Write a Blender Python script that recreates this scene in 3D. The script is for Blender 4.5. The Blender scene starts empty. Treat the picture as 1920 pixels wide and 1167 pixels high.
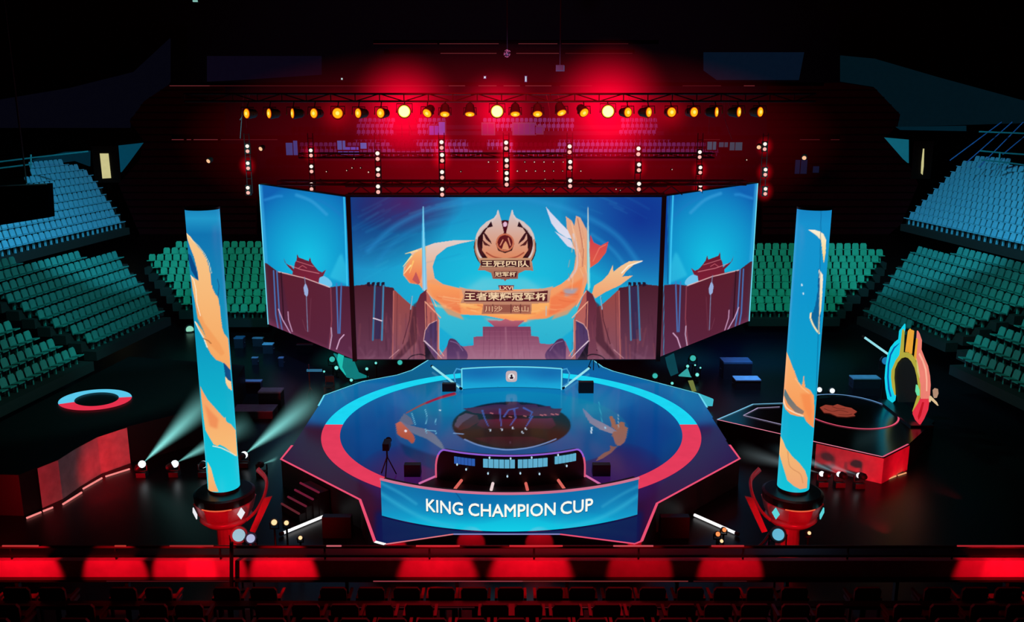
import bpy, math, random
import numpy as np
from mathutils import Vector, Matrix
random.seed(7)
PI = math.pi
scene = bpy.context.scene
COL = scene.collection
scene.view_settings.view_transform = 'Standard'
scene.view_settings.look = 'None'
scene.view_settings.exposure = 0
scene.view_settings.gamma = 1
scene.cycles.use_denoising = True
scene.cycles.max_bounces = 5
scene.cycles.diffuse_bounces = 2
scene.cycles.glossy_bounces = 3
scene.cycles.volume_bounces = 0
scene.cycles.volume_max_steps = 64
scene.cycles.sample_clamp_indirect = 3

# ------------------------------------------------------------------ camera
FPX = 1650.0
PITCH = math.radians(12.9)
CAM = Vector((0, -31.5, 12.1))
cd = bpy.data.cameras.new('camera')
cam = bpy.data.objects.new('camera', cd)
COL.objects.link(cam)
cam.location = CAM
cam.rotation_euler = (PI/2 - PITCH, 0, 0)
cd.sensor_width = 36
cd.lens = FPX/1920*36
cd.clip_end = 400
scene.camera = cam
FW = Vector((0, math.cos(PITCH), -math.sin(PITCH)))
UP = Vector((0, math.sin(PITCH), math.cos(PITCH)))

def ray(px, py):
    return FW + Vector((1, 0, 0))*((px-960)/FPX) - UP*((py-583.5)/FPX)
def on_z(px, py, z=0.0):
    d = ray(px, py); return CAM + d*((z-CAM.z)/d.z)
def on_y(px, py, y):
    d = ray(px, py); return CAM + d*((y-CAM.y)/d.y)
def on_plane(px, py, p, n):
    d = ray(px, py); return CAM + d*((Vector(p)-CAM).dot(n)/d.dot(n))
def proj(v):
    w = Vector(v)-CAM
    dz = w.dot(FW)
    return 960+FPX*w.x/dz, 583.5-FPX*w.dot(UP)/dz
def proj_np(V):
    w = V - np.array(CAM)
    dz = w@np.array(FW)
    return 960+FPX*w[:, 0]/dz, 583.5-FPX*(w@np.array(UP))/dz

# ------------------------------------------------------------------ materials
def lin(c):
    c = np.clip(np.asarray(c, float)/255.0, 0, 1)
    return np.where(c <= 0.04045, c/12.92, ((c+0.055)/1.055)**2.4)
def rgba(c):
    r = lin(c); return (float(r[0]), float(r[1]), float(r[2]), 1)
MATS = {}
def glow(name, c, s=1.0):
    if name in MATS: return MATS[name]
    m = bpy.data.materials.new(name); m.use_nodes = True
    nt = m.node_tree; nt.nodes.clear()
    o = nt.nodes.new('ShaderNodeOutputMaterial'); e = nt.nodes.new('ShaderNodeEmission')
    tc = nt.nodes.new('ShaderNodeTexCoord'); nz = nt.nodes.new('ShaderNodeTexNoise')
    nz.inputs['Scale'].default_value = 2.0
    mr = nt.nodes.new('ShaderNodeMapRange')
    mr.inputs['To Min'].default_value = .9*s; mr.inputs['To Max'].default_value = 1.1*s
    nt.links.new(tc.outputs['Object'], nz.inputs['Vector'])
    nt.links.new(nz.outputs['Fac'], mr.inputs['Value'])
    nt.links.new(mr.outputs['Result'], e.inputs['Strength'])
    e.inputs['Color'].default_value = rgba(c)
    nt.links.new(e.outputs[0], o.inputs['Surface'])
    m.cycles.emission_sampling = 'NONE'
    MATS[name] = m; return m
def paint(name, c, rough=.6, metal=0.0, c2=None, scale=3.0, spec=.5, bump=0.0):
    if name in MATS: return MATS[name]
    m = bpy.data.materials.new(name); m.use_nodes = True
    nt = m.node_tree; b = nt.nodes['Principled BSDF']
    tc = nt.nodes.new('ShaderNodeTexCoord'); nz = nt.nodes.new('ShaderNodeTexNoise')
    nz.inputs['Scale'].default_value = scale; nz.inputs['Detail'].default_value = 4
    mx = nt.nodes.new('ShaderNodeMix'); mx.data_type = 'RGBA'
    nt.links.new(tc.outputs['Object'], nz.inputs['Vector'])
    nt.links.new(nz.outputs['Fac'], mx.inputs[0])
    mx.inputs[6].default_value = rgba(c)
    mx.inputs[7].default_value = rgba(c2 if c2 is not None else [v*.7 for v in c])
    nt.links.new(mx.outputs[2], b.inputs['Base Color'])
    b.inputs['Roughness'].default_value = rough; b.inputs['Metallic'].default_value = metal
    b.inputs['Specular IOR Level'].default_value = spec
    if bump:
        bp = nt.nodes.new('ShaderNodeBump'); bp.inputs['Strength'].default_value = bump
        nt.links.new(nz.outputs['Fac'], bp.inputs['Height']); nt.links.new(bp.outputs[0], b.inputs['Normal'])
    MATS[name] = m; return m
def led(name, strength=1.0, base=(4, 4, 6), rough=.5, spec=.3):
    """LED surface: emits the colour stored on the mesh"""
    m = bpy.data.materials.new(name); m.use_nodes = True
    nt = m.node_tree; b = nt.nodes['Principled BSDF']
    at = nt.nodes.new('ShaderNodeAttribute'); at.attribute_name = 'Col'
    nt.links.new(at.outputs['Color'], b.inputs['Emission Color'])
    b.inputs['Emission Strength'].default_value = strength
    b.inputs['Base Color'].default_value = rgba(base)
    b.inputs['Roughness'].default_value = rough; b.inputs['Specular IOR Level'].default_value = spec
    m.cycles.emission_sampling = 'NONE'
    return m
def haze_ball(name, c, s, power=2.0):
    m = bpy.data.materials.new(name); m.use_nodes = True
    nt = m.node_tree; nt.nodes.clear(); N = nt.nodes.new; L = nt.links.new
    o = N('ShaderNodeOutputMaterial'); e = N('ShaderNodeEmission'); e.inputs['Color'].default_value = rgba(c)
    tc = N('ShaderNodeTexCoord'); ln = N('ShaderNodeVectorMath'); ln.operation = 'LENGTH'
    L(tc.outputs['Object'], ln.inputs[0])
    mr = N('ShaderNodeMapRange'); mr.inputs['To Min'].default_value = 1; mr.inputs['To Max'].default_value = 0
    L(ln.outputs['Value'], mr.inputs['Value'])
    pw = N('ShaderNodeMath'); pw.operation = 'POWER'; pw.inputs[1].default_value = power
    L(mr.outputs['Result'], pw.inputs[0])
    mu = N('ShaderNodeMath'); mu.operation = 'MULTIPLY'; mu.inputs[1].default_value = s
    L(pw.outputs[0], mu.inputs[0]); L(mu.outputs[0], e.inputs['Strength'])
    L(e.outputs[0], o.inputs['Volume'])
    return m
def haze_cone(name, c, s):
    """unit cone along +z, radius z*1 at height z"""
    m = bpy.data.materials.new(name); m.use_nodes = True
    nt = m.node_tree; nt.nodes.clear(); N = nt.nodes.new; L = nt.links.new
    o = N('ShaderNodeOutputMaterial'); e = N('ShaderNodeEmission'); e.inputs['Color'].default_value = rgba(c)
    tc = N('ShaderNodeTexCoord'); sp = N('ShaderNodeSeparateXYZ'); L(tc.outputs['Object'], sp.inputs[0])
    def M(op, a, b):
        n = N('ShaderNodeMath'); n.operation = op
        for i, v in enumerate((a, b)):
            if isinstance(v, (int, float)): n.inputs[i].default_value = v
            elif v is not None: L(v, n.inputs[i])
        return n.outputs[0]
    r = M('SQRT', M('ADD', M('MULTIPLY', sp.outputs[0], sp.outputs[0]), M('MULTIPLY', sp.outputs[1], sp.outputs[1])), None)
    zz = M('MAXIMUM', sp.outputs[2], .02)
    q = M('MAXIMUM', M('SUBTRACT', 1.0, M('DIVIDE', r, zz)), 0.0)
    fall = M('POWER', M('MAXIMUM', M('SUBTRACT', 1.0, sp.outputs[2]), 0.0), 1.15)
    dens = M('DIVIDE', M('MULTIPLY', M('MULTIPLY', q, q), fall), M('ADD', zz, .05))
    L(M('MULTIPLY', dens, s), e.inputs['Strength']); L(e.outputs[0], o.inputs['Volume'])
    return m

# ------------------------------------------------------------------ objects
BASE = {}
def thing(name, loc, label, cat, group=None):
    o = bpy.data.objects.new(name, None); COL.objects.link(o)
    o.empty_display_size = .2
    o.location = loc; BASE[o] = Vector(loc)
    o['label'] = label; o['category'] = cat
    if group: o['group'] = group
    return o
def tag(o, label=None, cat=None, group=None, kind=None):
    if label: o['label'] = label
    if cat: o['category'] = cat
    if group: o['group'] = group
    if kind: o['kind'] = kind
    return o
class MB:
    def __init__(s): s.v = []; s.f = []; s.smooth = False
    def add(s, vs, fs):
        n = len(s.v); s.v += [Vector(v) for v in vs]; s.f += [[i+n for i in f] for f in fs]; return s
    def hull8(s, b, t):
        return s.add(list(b)+list(t), [(3, 2, 1, 0), (4, 5, 6, 7), (0, 1, 5, 4), (1, 2, 6, 5), (2, 3, 7, 6), (3, 0, 4, 7)])
    def box(s, c, size, R=None):
        c = Vector(c); hx, hy, hz = [q/2 for q in size]
        P = [Vector(p) for p in ((-hx, -hy, -hz), (hx, -hy, -hz), (hx, hy, -hz), (-hx, hy, -hz), (-hx, -hy, hz), (hx, -hy, hz), (hx, hy, hz), (-hx, hy, hz))]
        if R is not None: P = [R@p for p in P]
        P = [p+c for p in P]
        return s.hull8(P[:4], P[4:])
    def prism(s, pts, z0, z1):
        n = len(pts)
        vs = [(p[0], p[1], z0) for p in pts]+[(p[0], p[1], z1) for p in pts]
        fs = [list(range(n))[::-1], [i+n for i in range(n)]]+[(i, (i+1) % n, (i+1) % n+n, i+n) for i in range(n)]
        return s.add(vs, fs)
    def slab(s, pts, off):
        """planar polygon given by 3-D points, thickened by vector off"""
        n = len(pts); off = Vector(off)
        vs = [Vector(p) for p in pts]+[Vector(p)+off for p in pts]
        fs = [list(range(n))[::-1], [i+n for i in range(n)]]+[(i, (i+1) % n, (i+1) % n+n, i+n) for i in range(n)]
        return s.add(vs, fs)
    def tube(s, pts, r, n=8, closed=False, flat=1.0, r1=None):
        pts = [Vector(p) for p in pts]; m = len(pts); rings = []
        for i, p in enumerate(pts):
            if closed: t = pts[(i+1) % m]-pts[i-1]
            else: t = pts[min(i+1, m-1)]-pts[max(i-1, 0)]
            t.normalize()
            up = Vector((0, 0, 1)) if abs(t.z) < .95 else Vector((0, 1, 0))
            a = t.cross(up).normalized(); b = a.cross(t).normalized()
            rr = r if r1 is None else r+(r1-r)*i/max(1, m-1)
            rings.append([p+a*rr*math.cos(2*PI*k/n)+b*rr*flat*math.sin(2*PI*k/n) for k in range(n)])
        vs = [v for g in rings for v in g]; fs = []
        for i in range(m if closed else m-1):
            j = (i+1) % m
            fs += [(i*n+k, i*n+(k+1) % n, j*n+(k+1) % n, j*n+k) for k in range(n)]
        if not closed: fs += [list(range(n))[::-1], [(m-1)*n+k for k in range(n)]]
        return s.add(vs, fs)
    def bar(s, p, q, r, n=8, r1=None): return s.tube([p, q], r, n, r1=r1)
    def lathe(s, c, prof, n=24, a0=0.0, ax=None):
        c = Vector(c); R = Matrix.Identity(3) if ax is None else Vector(ax).to_track_quat('Z', 'Y').to_matrix()
        vs = []
        for r, z in prof:
            vs += [c+R@Vector((r*math.cos(a0+2*PI*k/n), r*math.sin(a0+2*PI*k/n), z)) for k in range(n)]
        fs = []; m = len(prof)
        for i in range(m-1):
            fs += [(i*n+k, i*n+(k+1) % n, (i+1)*n+(k+1) % n, (i+1)*n+k) for k in range(n)]
        fs += [list(range(n))[::-1], [(m-1)*n+k for k in range(n)]]
        return s.add(vs, fs)
    def ball(s, c, r, n=12, sc=(1, 1, 1)):
        c = Vector(c); vs = []; fs = []; m = n//2
        for i in range(m+1):
            th = PI*i/m
            for k in range(n):
                vs.append(c+Vector((sc[0]*r*math.sin(th)*math.cos(2*PI*k/n), sc[1]*r*math.sin(th)*math.sin(2*PI*k/n), sc[2]*r*math.cos(th))))
        for i in range(m):
            fs += [(i*n+k, (i+1)*n+k, (i+1)*n+(k+1) % n, i*n+(k+1) % n) for k in range(n)]
        return s.add(vs, fs)
    def mesh(s, name, mat, off=Vector((0, 0, 0)), smooth=False):
        me = bpy.data.meshes.new(name)
        me.from_pydata([tuple(v-off) for v in s.v], [], s.f)
        me.validate(); me.materials.append(mat)
        if smooth or s.smooth:
            for p in me.polygons: p.use_smooth = True
        return me
    def build(s, name, mat, parent=None, smooth=False):
        if parent is not None: off = BASE[parent]
        else:
            xs = [v.x for v in s.v]; ys = [v.y for v in s.v]; zs = [v.z for v in s.v]
            off = Vector(((min(xs)+max(xs))/2, (min(ys)+max(ys))/2, min(zs)))
        me = s.mesh(name, mat, off, smooth)
        o = bpy.data.objects.new(name, me); COL.objects.link(o)
        BASE[o] = off
        if parent is None: o.location = off
        else: o.parent = parent
        return o
def struct(name, mb, mat, parent=None):
    o = mb.build(name, mat, parent)
    if parent is None: o['kind'] = 'structure'
    return o
def copy_tree(o, parent=None):
    c = o.copy(); COL.objects.link(c)
    if parent is not None: c.parent = parent
    for ch in list(o.children): copy_tree(ch, c)
    return c
def arc_pts(c, r, a0, a1, n):
    return [(c[0]+r*math.cos(a0+(a1-a0)*i/n), c[1]+r*math.sin(a0+(a1-a0)*i/n)) for i in range(n+1)]

# ------------------------------------------------------------------ LED content painter (photo pixel frame, sRGB)
class Canvas:
    def __init__(s, x0, y0, x1, y1, ss=2):
        s.x0, s.y0, s.ss = x0, y0, ss
        s.w, s.h = int((x1-x0)*ss), int((y1-y0)*ss)
        s.X, s.Y = np.meshgrid(x0+(np.arange(s.w)+.5)/ss, y0+(np.arange(s.h)+.5)/ss)
        s.a = np.zeros((s.h, s.w, 3))
    def _win(s, x0, y0, x1, y1):
        i0 = max(0, int((y0-s.y0)*s.ss)-1); i1 = min(s.h, int((y1-s.y0)*s.ss)+2)
        j0 = max(0, int((x0-s.x0)*s.ss)-1); j1 = min(s.w, int((x1-s.x0)*s.ss)+2)
        return slice(i0, max(i0, i1)), slice(j0, max(j0, j1))
    def blend(s, sl, m, c):
        m = m[..., None]
        s.a[sl] = s.a[sl]*(1-m)+np.asarray(c, float)*m
    def vgrad(s, stops):
        ys = [q[0] for q in stops]
        for k in range(3): s.a[..., k] = np.interp(s.Y, ys, [q[1][k] for q in stops])
    def radial(s, cx, cy, rx, ry, c, al=1.0, p=1.0):
        d = np.sqrt(((s.X-cx)/rx)**2+((s.Y-cy)/ry)**2)
        m = np.clip(1-d, 0, 1)**p*al
        s.blend((slice(None), slice(None)), m, c)
    def fill(s, pts, c, c2=None, al=1.0, ax='y', soft=0, curve=False):
        if curve: pts = smooth(pts)
        P = np.array(pts, float); pad = soft*2+1
        sl = s._win(P[:, 0].min()-pad, P[:, 1].min()-pad, P[:, 0].max()+pad, P[:, 1].max()+pad)
        X, Y = s.X[sl], s.Y[sl]
        if X.size == 0: return
        ins = np.zeros(X.shape, bool); n = len(P)
        for i in range(n):
            xa, ya = P[i]; xb, yb = P[(i+1) % n]
            if ya == yb: continue
            cond = (ya > Y) != (yb > Y)
            ins ^= cond & (X < (xb-xa)*(Y-ya)/(yb-ya)+xa)
        m = ins.astype(float)
        k = max(1, int(soft*s.ss)) if soft else 1
        for _ in range(2 if soft else 1):
            for axx in (0, 1):
                acc = m.copy()
                for d in range(1, k+1):
                    acc += np.roll(m, d, axx)+np.roll(m, -d, axx)
                if soft: m = acc/(2*k+1)
        if c2 is not None:
            t = (Y-P[:, 1].min())/max(1e-6, np.ptp(P[:, 1])) if ax == 'y' else (X-P[:, 0].min())/max(1e-6, np.ptp(P[:, 0]))
            t = np.clip(t, 0, 1)[..., None]
            col = np.asarray(c, float)*(1-t)+np.asarray(c2, float)*t
        else: col = c
        s.blend(sl, m*al, col)
    def line(s, pts, w, c, al=1.0, w2=None, soft=.7, curve=False):
        if curve: pts = smooth(pts)
        P = np.array(pts, float); W = max(w, w2 or 0)
        sl = s._win(P[:, 0].min()-W-2, P[:, 1].min()-W-2, P[:, 0].max()+W+2, P[:, 1].max()+W+2)
        X, Y = s.X[sl], s.Y[sl]
        if X.size == 0: return
        m = np.zeros(X.shape); n = len(P)-1
        for i in range(n):
            a, b = P[i], P[i+1]; d = b-a; L2 = max(1e-9, d@d)
            t = np.clip(((X-a[0])*d[0]+(Y-a[1])*d[1])/L2, 0, 1)
            D = np.hypot(X-a[0]-t*d[0], Y-a[1]-t*d[1])
            ww = w if w2 is None else w+(w2-w)*(i+t)/n
            m = np.maximum(m, np.clip((ww/2-D)/soft+.5, 0, 1))
        s.blend(sl, m*al, c)
    def sample(s, px, py):
        u = np.clip((px-s.x0)*s.ss-.5, 0, s.w-1.001); v = np.clip((py-s.y0)*s.ss-.5, 0, s.h-1.001)
        i = v.astype(int); j = u.astype(int); fu = (u-j)[:, None]; fv = (v-i)[:, None]
        a = s.a
        return (a[i, j]*(1-fu)+a[i, j+1]*fu)*(1-fv)+(a[i+1, j]*(1-fu)+a[i+1, j+1]*fu)*fv
def smooth(pts, k=6):
    P = [np.array(p, float) for p in pts]; out = []
    for i in range(len(P)-1):
        p0 = P[max(i-1, 0)]; p1 = P[i]; p2 = P[i+1]; p3 = P[min(i+2, len(P)-1)]
        for j in range(k):
            t = j/k
            out.append(.5*((2*p1)+(-p0+p2)*t+(2*p0-5*p1+4*p2-p3)*t*t+(-p0+3*p1-3*p2+p3)*t**3))
    out.append(P[-1]); return out
def grid_obj(name, V, nu, nv, col, mat, parent, wrap=False):
    """V: (nv+1)*(nu+1) verts row-major, colours col (sRGB 0-255)"""
    off = BASE[parent]
    me = bpy.data.meshes.new(name)
    n = V.shape[0]; me.vertices.add(n)
    me.vertices.foreach_set('co', (V-np.array(off)).astype(np.float32).ravel())
    I = np.arange(n).reshape(nv+1, nu+1)
    F = np.stack([I[:-1, :-1], I[:-1, 1:], I[1:, 1:], I[1:, :-1]], -1).reshape(-1, 4)
    set_faces(me, F)
    set_col(me, col)
    me.materials.append(mat)
    o = bpy.data.objects.new(name, me); COL.objects.link(o); o.parent = parent; BASE[o] = off
    return o
def set_faces(me, F):
    m = F.shape[0]
    me.loops.add(m*4); me.polygons.add(m)
    me.loops.foreach_set('vertex_index', F.ravel().astype(np.int32))
    me.polygons.foreach_set('loop_start', (np.arange(m)*4).astype(np.int32))
    me.update(calc_edges=True)
def set_col(me, col):
    at = me.color_attributes.new('Col', 'FLOAT_COLOR', 'POINT')
    c = np.ones((col.shape[0], 4), np.float32); c[:, :3] = lin(col)
    at.data.foreach_set('color', c.ravel())
def bilin(a, b, c, d, nu, nv):
    """a bottom-left, b bottom-right, c top-right, d top-left"""
    u, v = np.meshgrid(np.linspace(0, 1, nu+1), np.linspace(0, 1, nv+1))
    u = u.ravel()[:, None]; v = v.ravel()[:, None]
    a, b, c, d = [np.array(q) for q in (a, b, c, d)]
    return (a*(1-u)+b*u)*(1-v)+(d*(1-u)+c*u)*v

def text_mesh(body, bold=.0):
    cu = bpy.data.curves.new('text', 'FONT'); cu.body = body; cu.offset = bold; cu.resolution_u = 3
    o = bpy.data.objects.new('text', cu); COL.objects.link(o)
    dg = bpy.context.evaluated_depsgraph_get(); dg.update()
    ev = o.evaluated_get(dg); me = bpy.data.meshes.new_from_object(ev)
    bpy.data.objects.remove(o); bpy.data.curves.remove(cu)
    n = len(me.vertices); P = np.zeros(n*3); me.vertices.foreach_get('co', P); P = P.reshape(-1, 3)
    lo = P.min(0); hi = P.max(0)
    P[:, 0] = (P[:, 0]-lo[0])/(hi[0]-lo[0]); P[:, 1] = (P[:, 1]-lo[1])/(hi[1]-lo[1]); P[:, 2] = 0
    return me, P
def text_obj(name, body, fn, mat, parent, bold=0.0, shifts=((0, 0),)):
    me0, P = text_mesh(body, bold)
    off = BASE[parent]; vs = []; fs = []
    polys = [list(p.vertices) for p in me0.polygons]
    for du, dv in shifts:
        n = len(vs); vs += [tuple(Vector(fn(u+du, v+dv))-off) for u, v, _ in P]; fs += [[i+n for i in f] for f in polys]
    bpy.data.meshes.remove(me0)
    me = bpy.data.meshes.new(name); me.from_pydata(vs, [], fs)
    me.materials.append(mat)
    o = bpy.data.objects.new(name, me); COL.objects.link(o); o.parent = parent; BASE[o] = off
    return o

BLACK = paint('black_metal', (10, 9, 12), .55)
DARK = paint('dark_painted_board', (16, 14, 20), .5)
STEEL = paint('truss_aluminium', (120, 110, 115), .4, .6)
RUBBER = paint('black_rubber', (6, 6, 7), .8)
FRAME = paint('screen_frame', (6, 6, 10), .5)
WHITE_GLOW = glow('white_tube_glow', (255, 255, 255), 1.0)
PINK = glow('pink_edge_light', (235, 80, 115), 1.0)
CYAN_EDGE = glow('cyan_edge_light', (105, 215, 240), 1.0)
# ================================================================== main LED wall
SC = Canvas(478, 335, 1430, 685, 2)
def paint_screens():
    c = SC
    c.vgrad([(335, (14, 80, 160)), (420, (12, 95, 170)), (520, (15, 130, 190)), (685, (30, 150, 195))])
    # central panel sky
    c.radial(945, 520, 330, 230, (22, 195, 225), 1.0, .75)
    c.radial(700, 395, 150, 110, (8, 40, 105), .8, .8)
    c.radial(760, 380, 110, 60, (75, 30, 95), .85, .8)
    c.radial(1200, 410, 150, 130, (8, 45, 140), .9, .8)
    c.line([(690, 470), (740, 425), (810, 392), (880, 378), (960, 372), (1040, 385), (1110, 412), (1160, 445), (1195, 490)], 9, (40, 150, 210), .45, soft=8, curve=True)
    c.line([(705, 495), (745, 450), (800, 420), (850, 410)], 8, (30, 140, 200), .35, soft=8, curve=True)
    c.line([(1110, 440), (1150, 470), (1180, 510)], 6, (50, 160, 215), .4, soft=6, curve=True)
    c.radial(900, 560, 60, 50, (110, 205, 220), .6, 1)
    c.radial(1010, 560, 55, 45, (110, 205, 220), .5, 1)
    c.fill([(905, 520), (870, 545), (1020, 545), (985, 520)], (120, 205, 220), al=.5, soft=4)
    # tail on the left: cream crescent into an orange ruff
    c.fill([(890, 451), (850, 451), (815, 456), (790, 465), (768, 473), (774, 480), (757, 502), (756, 516), (768, 531), (786, 534),
            (800, 552), (822, 560), (830, 533), (815, 522), (811, 500), (818, 480), (838, 464), (862, 457)], (225, 205, 200), (240, 150, 90), curve=False)
    c.fill([(800, 462), (778, 474), (762, 495), (757, 515), (770, 531), (786, 533), (796, 500)], (250, 190, 120), (235, 110, 70), soft=1)
    for a in ((760, 476, 782, 470), (756, 500, 772, 480), (757, 514, 770, 498)):
        c.line([(a[0], a[1]), (a[2], a[3])], 1.2, (255, 220, 150), w2=3)
    c.fill([(773, 525), (780, 510), (788, 530), (784, 534)], (190, 85, 85))
    c.line([(775, 490), (768, 512)], 3, (255, 205, 110), .8, w2=1)
    # body
    c.fill([(786, 533), (800, 527), (812, 524), (830, 533), (862, 541), (905, 545), (1035, 541), (1052, 533), (1066, 522), (1076, 505), (1080, 480),
            (1074, 455), (1063, 430), (1061, 406), (1072, 414), (1077, 424), (1080, 405), (1088, 408), (1102, 435), (1108, 470), (1107, 500), (1100, 530),
            (1092, 556), (1080, 580), (1076, 590), (1050, 594), (1010, 600), (985, 604), (960, 602), (910, 592), (862, 590), (835, 577), (812, 560)],
           (225, 170, 140), (250, 150, 85))
    c.fill([(800, 530), (862, 545), (864, 588), (835, 576), (812, 556)], (250, 160, 95), (235, 120, 75), soft=1)
    c.fill([(1030, 560), (1095, 520), (1082, 578), (1028, 592)], (245, 135, 80), (238, 120, 75), soft=2)
    c.fill([(1056, 542), (1085, 541), (1076, 552), (1060, 556)], (150, 165, 190), al=.8, soft=2)
    c.line([(1083, 410), (1088, 436), (1094, 470), (1092, 500)], 1.5, (170, 95, 80), .8)
    c.line([(1072, 418), (1078, 450), (1084, 480)], 1.5, (250, 200, 160), .8)
    c.line([(1075, 440), (1083, 475), (1080, 505), (1066, 525)], 4, (215, 205, 215), .7, soft=3, curve=True)
    c.fill([(862, 575), (905, 590), (985, 600), (1030, 577), (1030, 560), (865, 560)], (250, 180, 105), (250, 165, 90), soft=2)
    # white feathers
    c.fill([(1023, 387), (1032, 398), (1050, 417), (1064, 431), (1072, 448), (1062, 446), (1047, 436), (1034, 419)], (205, 210, 235), (225, 225, 240))
    c.fill([(1040, 434), (1052, 441), (1070, 450), (1078, 468), (1064, 462), (1052, 448)], (215, 215, 235))
    # red wing on the right
    c.fill([(1107, 440), (1113, 455), (1126, 461), (1141, 453), (1136, 474), (1122, 492), (1107, 502), (1105, 470)], (205, 60, 75), (225, 95, 70))
    c.line([(1112, 490), (1124, 465), (1136, 459)], 2, (235, 120, 100), .8)
    # claw feathers
    c.fill([(1110, 551), (1114, 536), (1130, 526), (1141, 514), (1149, 497), (1150, 510), (1164, 499), (1180, 490), (1207, 489), (1188, 497), (1174, 509),
            (1167, 519), (1187, 517), (1163, 535), (1135, 548), (1116, 560)], (240, 200, 150), (240, 160, 110))
    c.line([(1166, 512), (1178, 499), (1203, 490)], 2.5, (250, 240, 225), .9)
    # lower sky bands, glow, far palace
    for sx in (1, -1):
        X = (lambda x: x) if sx == 1 else (lambda x: 1904-x)
        c.fill([(X(815), 566), (X(835), 580), (X(862), 590), (X(880), 598), (X(915), 600), (X(920), 618), (X(905), 640), (X(868), 648), (X(820), 610)], (60, 190, 215), (40, 175, 205), soft=1)
        c.fill([(X(816), 560), (X(862), 588), (X(870), 600), (X(840), 590)], (235, 150, 100), al=.8, soft=1)
    c.fill([(905, 596), (925, 606), (950, 612), (985, 606), (1010, 594), (980, 604)], (235, 170, 150), al=.7, soft=2)
    c.fill([(913, 601), (940, 602), (948, 598), (958, 602), (984, 601), (970, 613), (928, 614)], (190, 100, 115), (150, 75, 100))
    # stone fortress
    c.fill([(905, 613), (995, 613), (996, 630), (1010, 632), (1012, 644), (1030, 646), (1060, 640), (1075, 675), (820, 675), (845, 640), (868, 650), (888, 648), (888, 632), (905, 631)],
           (125, 60, 90), (165, 110, 135))
    for k in range(9):
        c.line([(908+k*10, 618), (906+k*11, 672)], 1, (95, 45, 75), .35)
    for k in range(5):
        c.line([(895, 622+k*9), (1010, 622+k*9)], .8, (190, 130, 150), .25)
    c.line([(948, 615), (950, 674)], 3, (180, 120, 140), .5, soft=2)
    # castle walls either side
    for sx in (1, -1):
        X = (lambda x: x) if sx == 1 else (lambda x: 1899-x)
        P = lambda L: [(X(a), b) for a, b in L]
        c.fill(P([(655, 537), (684, 534), (690, 532), (700, 534), (738, 540), (740, 545), (740, 685), (655, 685)]), (70, 28, 42), (105, 60, 85))
        for q in range(4):
            c.fill(P([(688+q*9, 536), (688+q*9, 530), (694+q*9, 529), (694+q*9, 538)]), (25, 18, 40))
        c.fill(P([(737, 545), (741, 545), (757, 560), (772, 573), (790, 580), (800, 585), (802, 685), (737, 685)]), (150, 70, 65), (125, 75, 95))
        c.line(P([(738, 546), (736, 675)]), 2, (200, 110, 100), .8)
        c.line(P([(745, 552), (743, 660)]), 1, (90, 40, 50), .6)
        c.fill(P([(775, 572), (790, 560), (800, 585), (782, 640), (745, 678), (735, 678), (765, 640)]), (70, 30, 45), al=.75, soft=1)
        c.line(P([(772, 558), (768, 600), (755, 645)]), 1.5, (60, 20, 35), .8)
        # tower
        c.fill(P([(780, 572), (788, 552), (800, 543), (803, 560), (801, 640), (795, 680), (775, 680), (782, 640)]), (95, 35, 50), (120, 65, 85))
        c.fill(P([(799, 545), (806, 556), (823, 600), (823, 655), (830, 680), (800, 680), (801, 600)]), (185, 90, 80), (170, 105, 105))
        c.line(P([(800, 546), (812, 562), (818, 575)]), 1.6, (235, 175, 150))
        c.line(P([(797, 566), (826, 596)]), 2, (240, 170, 140))
        c.line(P([(797, 566), (799, 640)]), 1.2, (235, 150, 120))
        c.fill(P([(794, 640), (797, 620), (805, 608), (819, 601), (820, 676), (806, 665), (796, 650)]), (70, 50, 95), (95, 60, 100))
        c.line(P([(794, 640), (797, 620), (805, 608), (819, 601)]), 1.4, (225, 170, 165))
        c.line(P([(796, 640), (812, 655), (828, 672)]), 2.5, (225, 200, 215), w2=1)
        c.line(P([(823, 600), (823, 655), (832, 668)]), 1.6, (230, 160, 140))
        c.fill(P([(838, 650), (843, 636), (853, 637), (862, 646), (876, 662), (872, 676), (838, 678)]), (75, 45, 85), (95, 60, 105), curve=True)
        c.line(P([(844, 640), (858, 645), (868, 658)]), 1.5, (150, 115, 160), .7, curve=True)
        c.fill(P([(795, 640), (812, 668), (820, 678), (798, 680)]), (30, 15, 30))
        c.line(P([(762, 678), (772, 668), (790, 665), (804, 672), (812, 680)]), 2, (25, 12, 22), curve=True)
        c.line(P([(730, 672), (748, 656)]), 1.5, (215, 160, 165), .7)
        # blue light pylons
        c.line(P([(703, 535), (699, 638)]), 3.2, (50, 120, 165), .95, soft=1)
        c.line(P([(719, 536), (716, 638)]), 3.2, (60, 135, 180), .95, soft=1)
        c.fill(P([(705, 538), (716, 538), (713, 636), (702, 636)]), (45, 40, 80), al=.8)
        c.line(P([(773, 556), (770, 580)]), 2, (130, 180, 205))
    c.line([(700, 597), (716, 602)], 2, (235, 215, 230))
    # beams rising from the towers
    c.fill([(793, 384), (796, 430), (801, 543), (792, 545), (791, 440)], (40, 190, 235), (150, 190, 225), soft=.5)
    c.line([(793.5, 388), (796, 545)], 2, (150, 225, 250), .8)
    c.fill([(1102, 380), (1104, 430), (1107, 540), (1101, 545), (1101, 430)], (150, 200, 240), (80, 220, 230), soft=.5)
    c.line([(1102.5, 390), (1104, 545)], 1.4, (235, 225, 200), .8)
    c.line([(1024, 575), (1024, 592)], 2, (170, 190, 200), .8)
    c.line([(650, 674), (1240, 674)], 8, (150, 100, 125), .25, soft=8)
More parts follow.
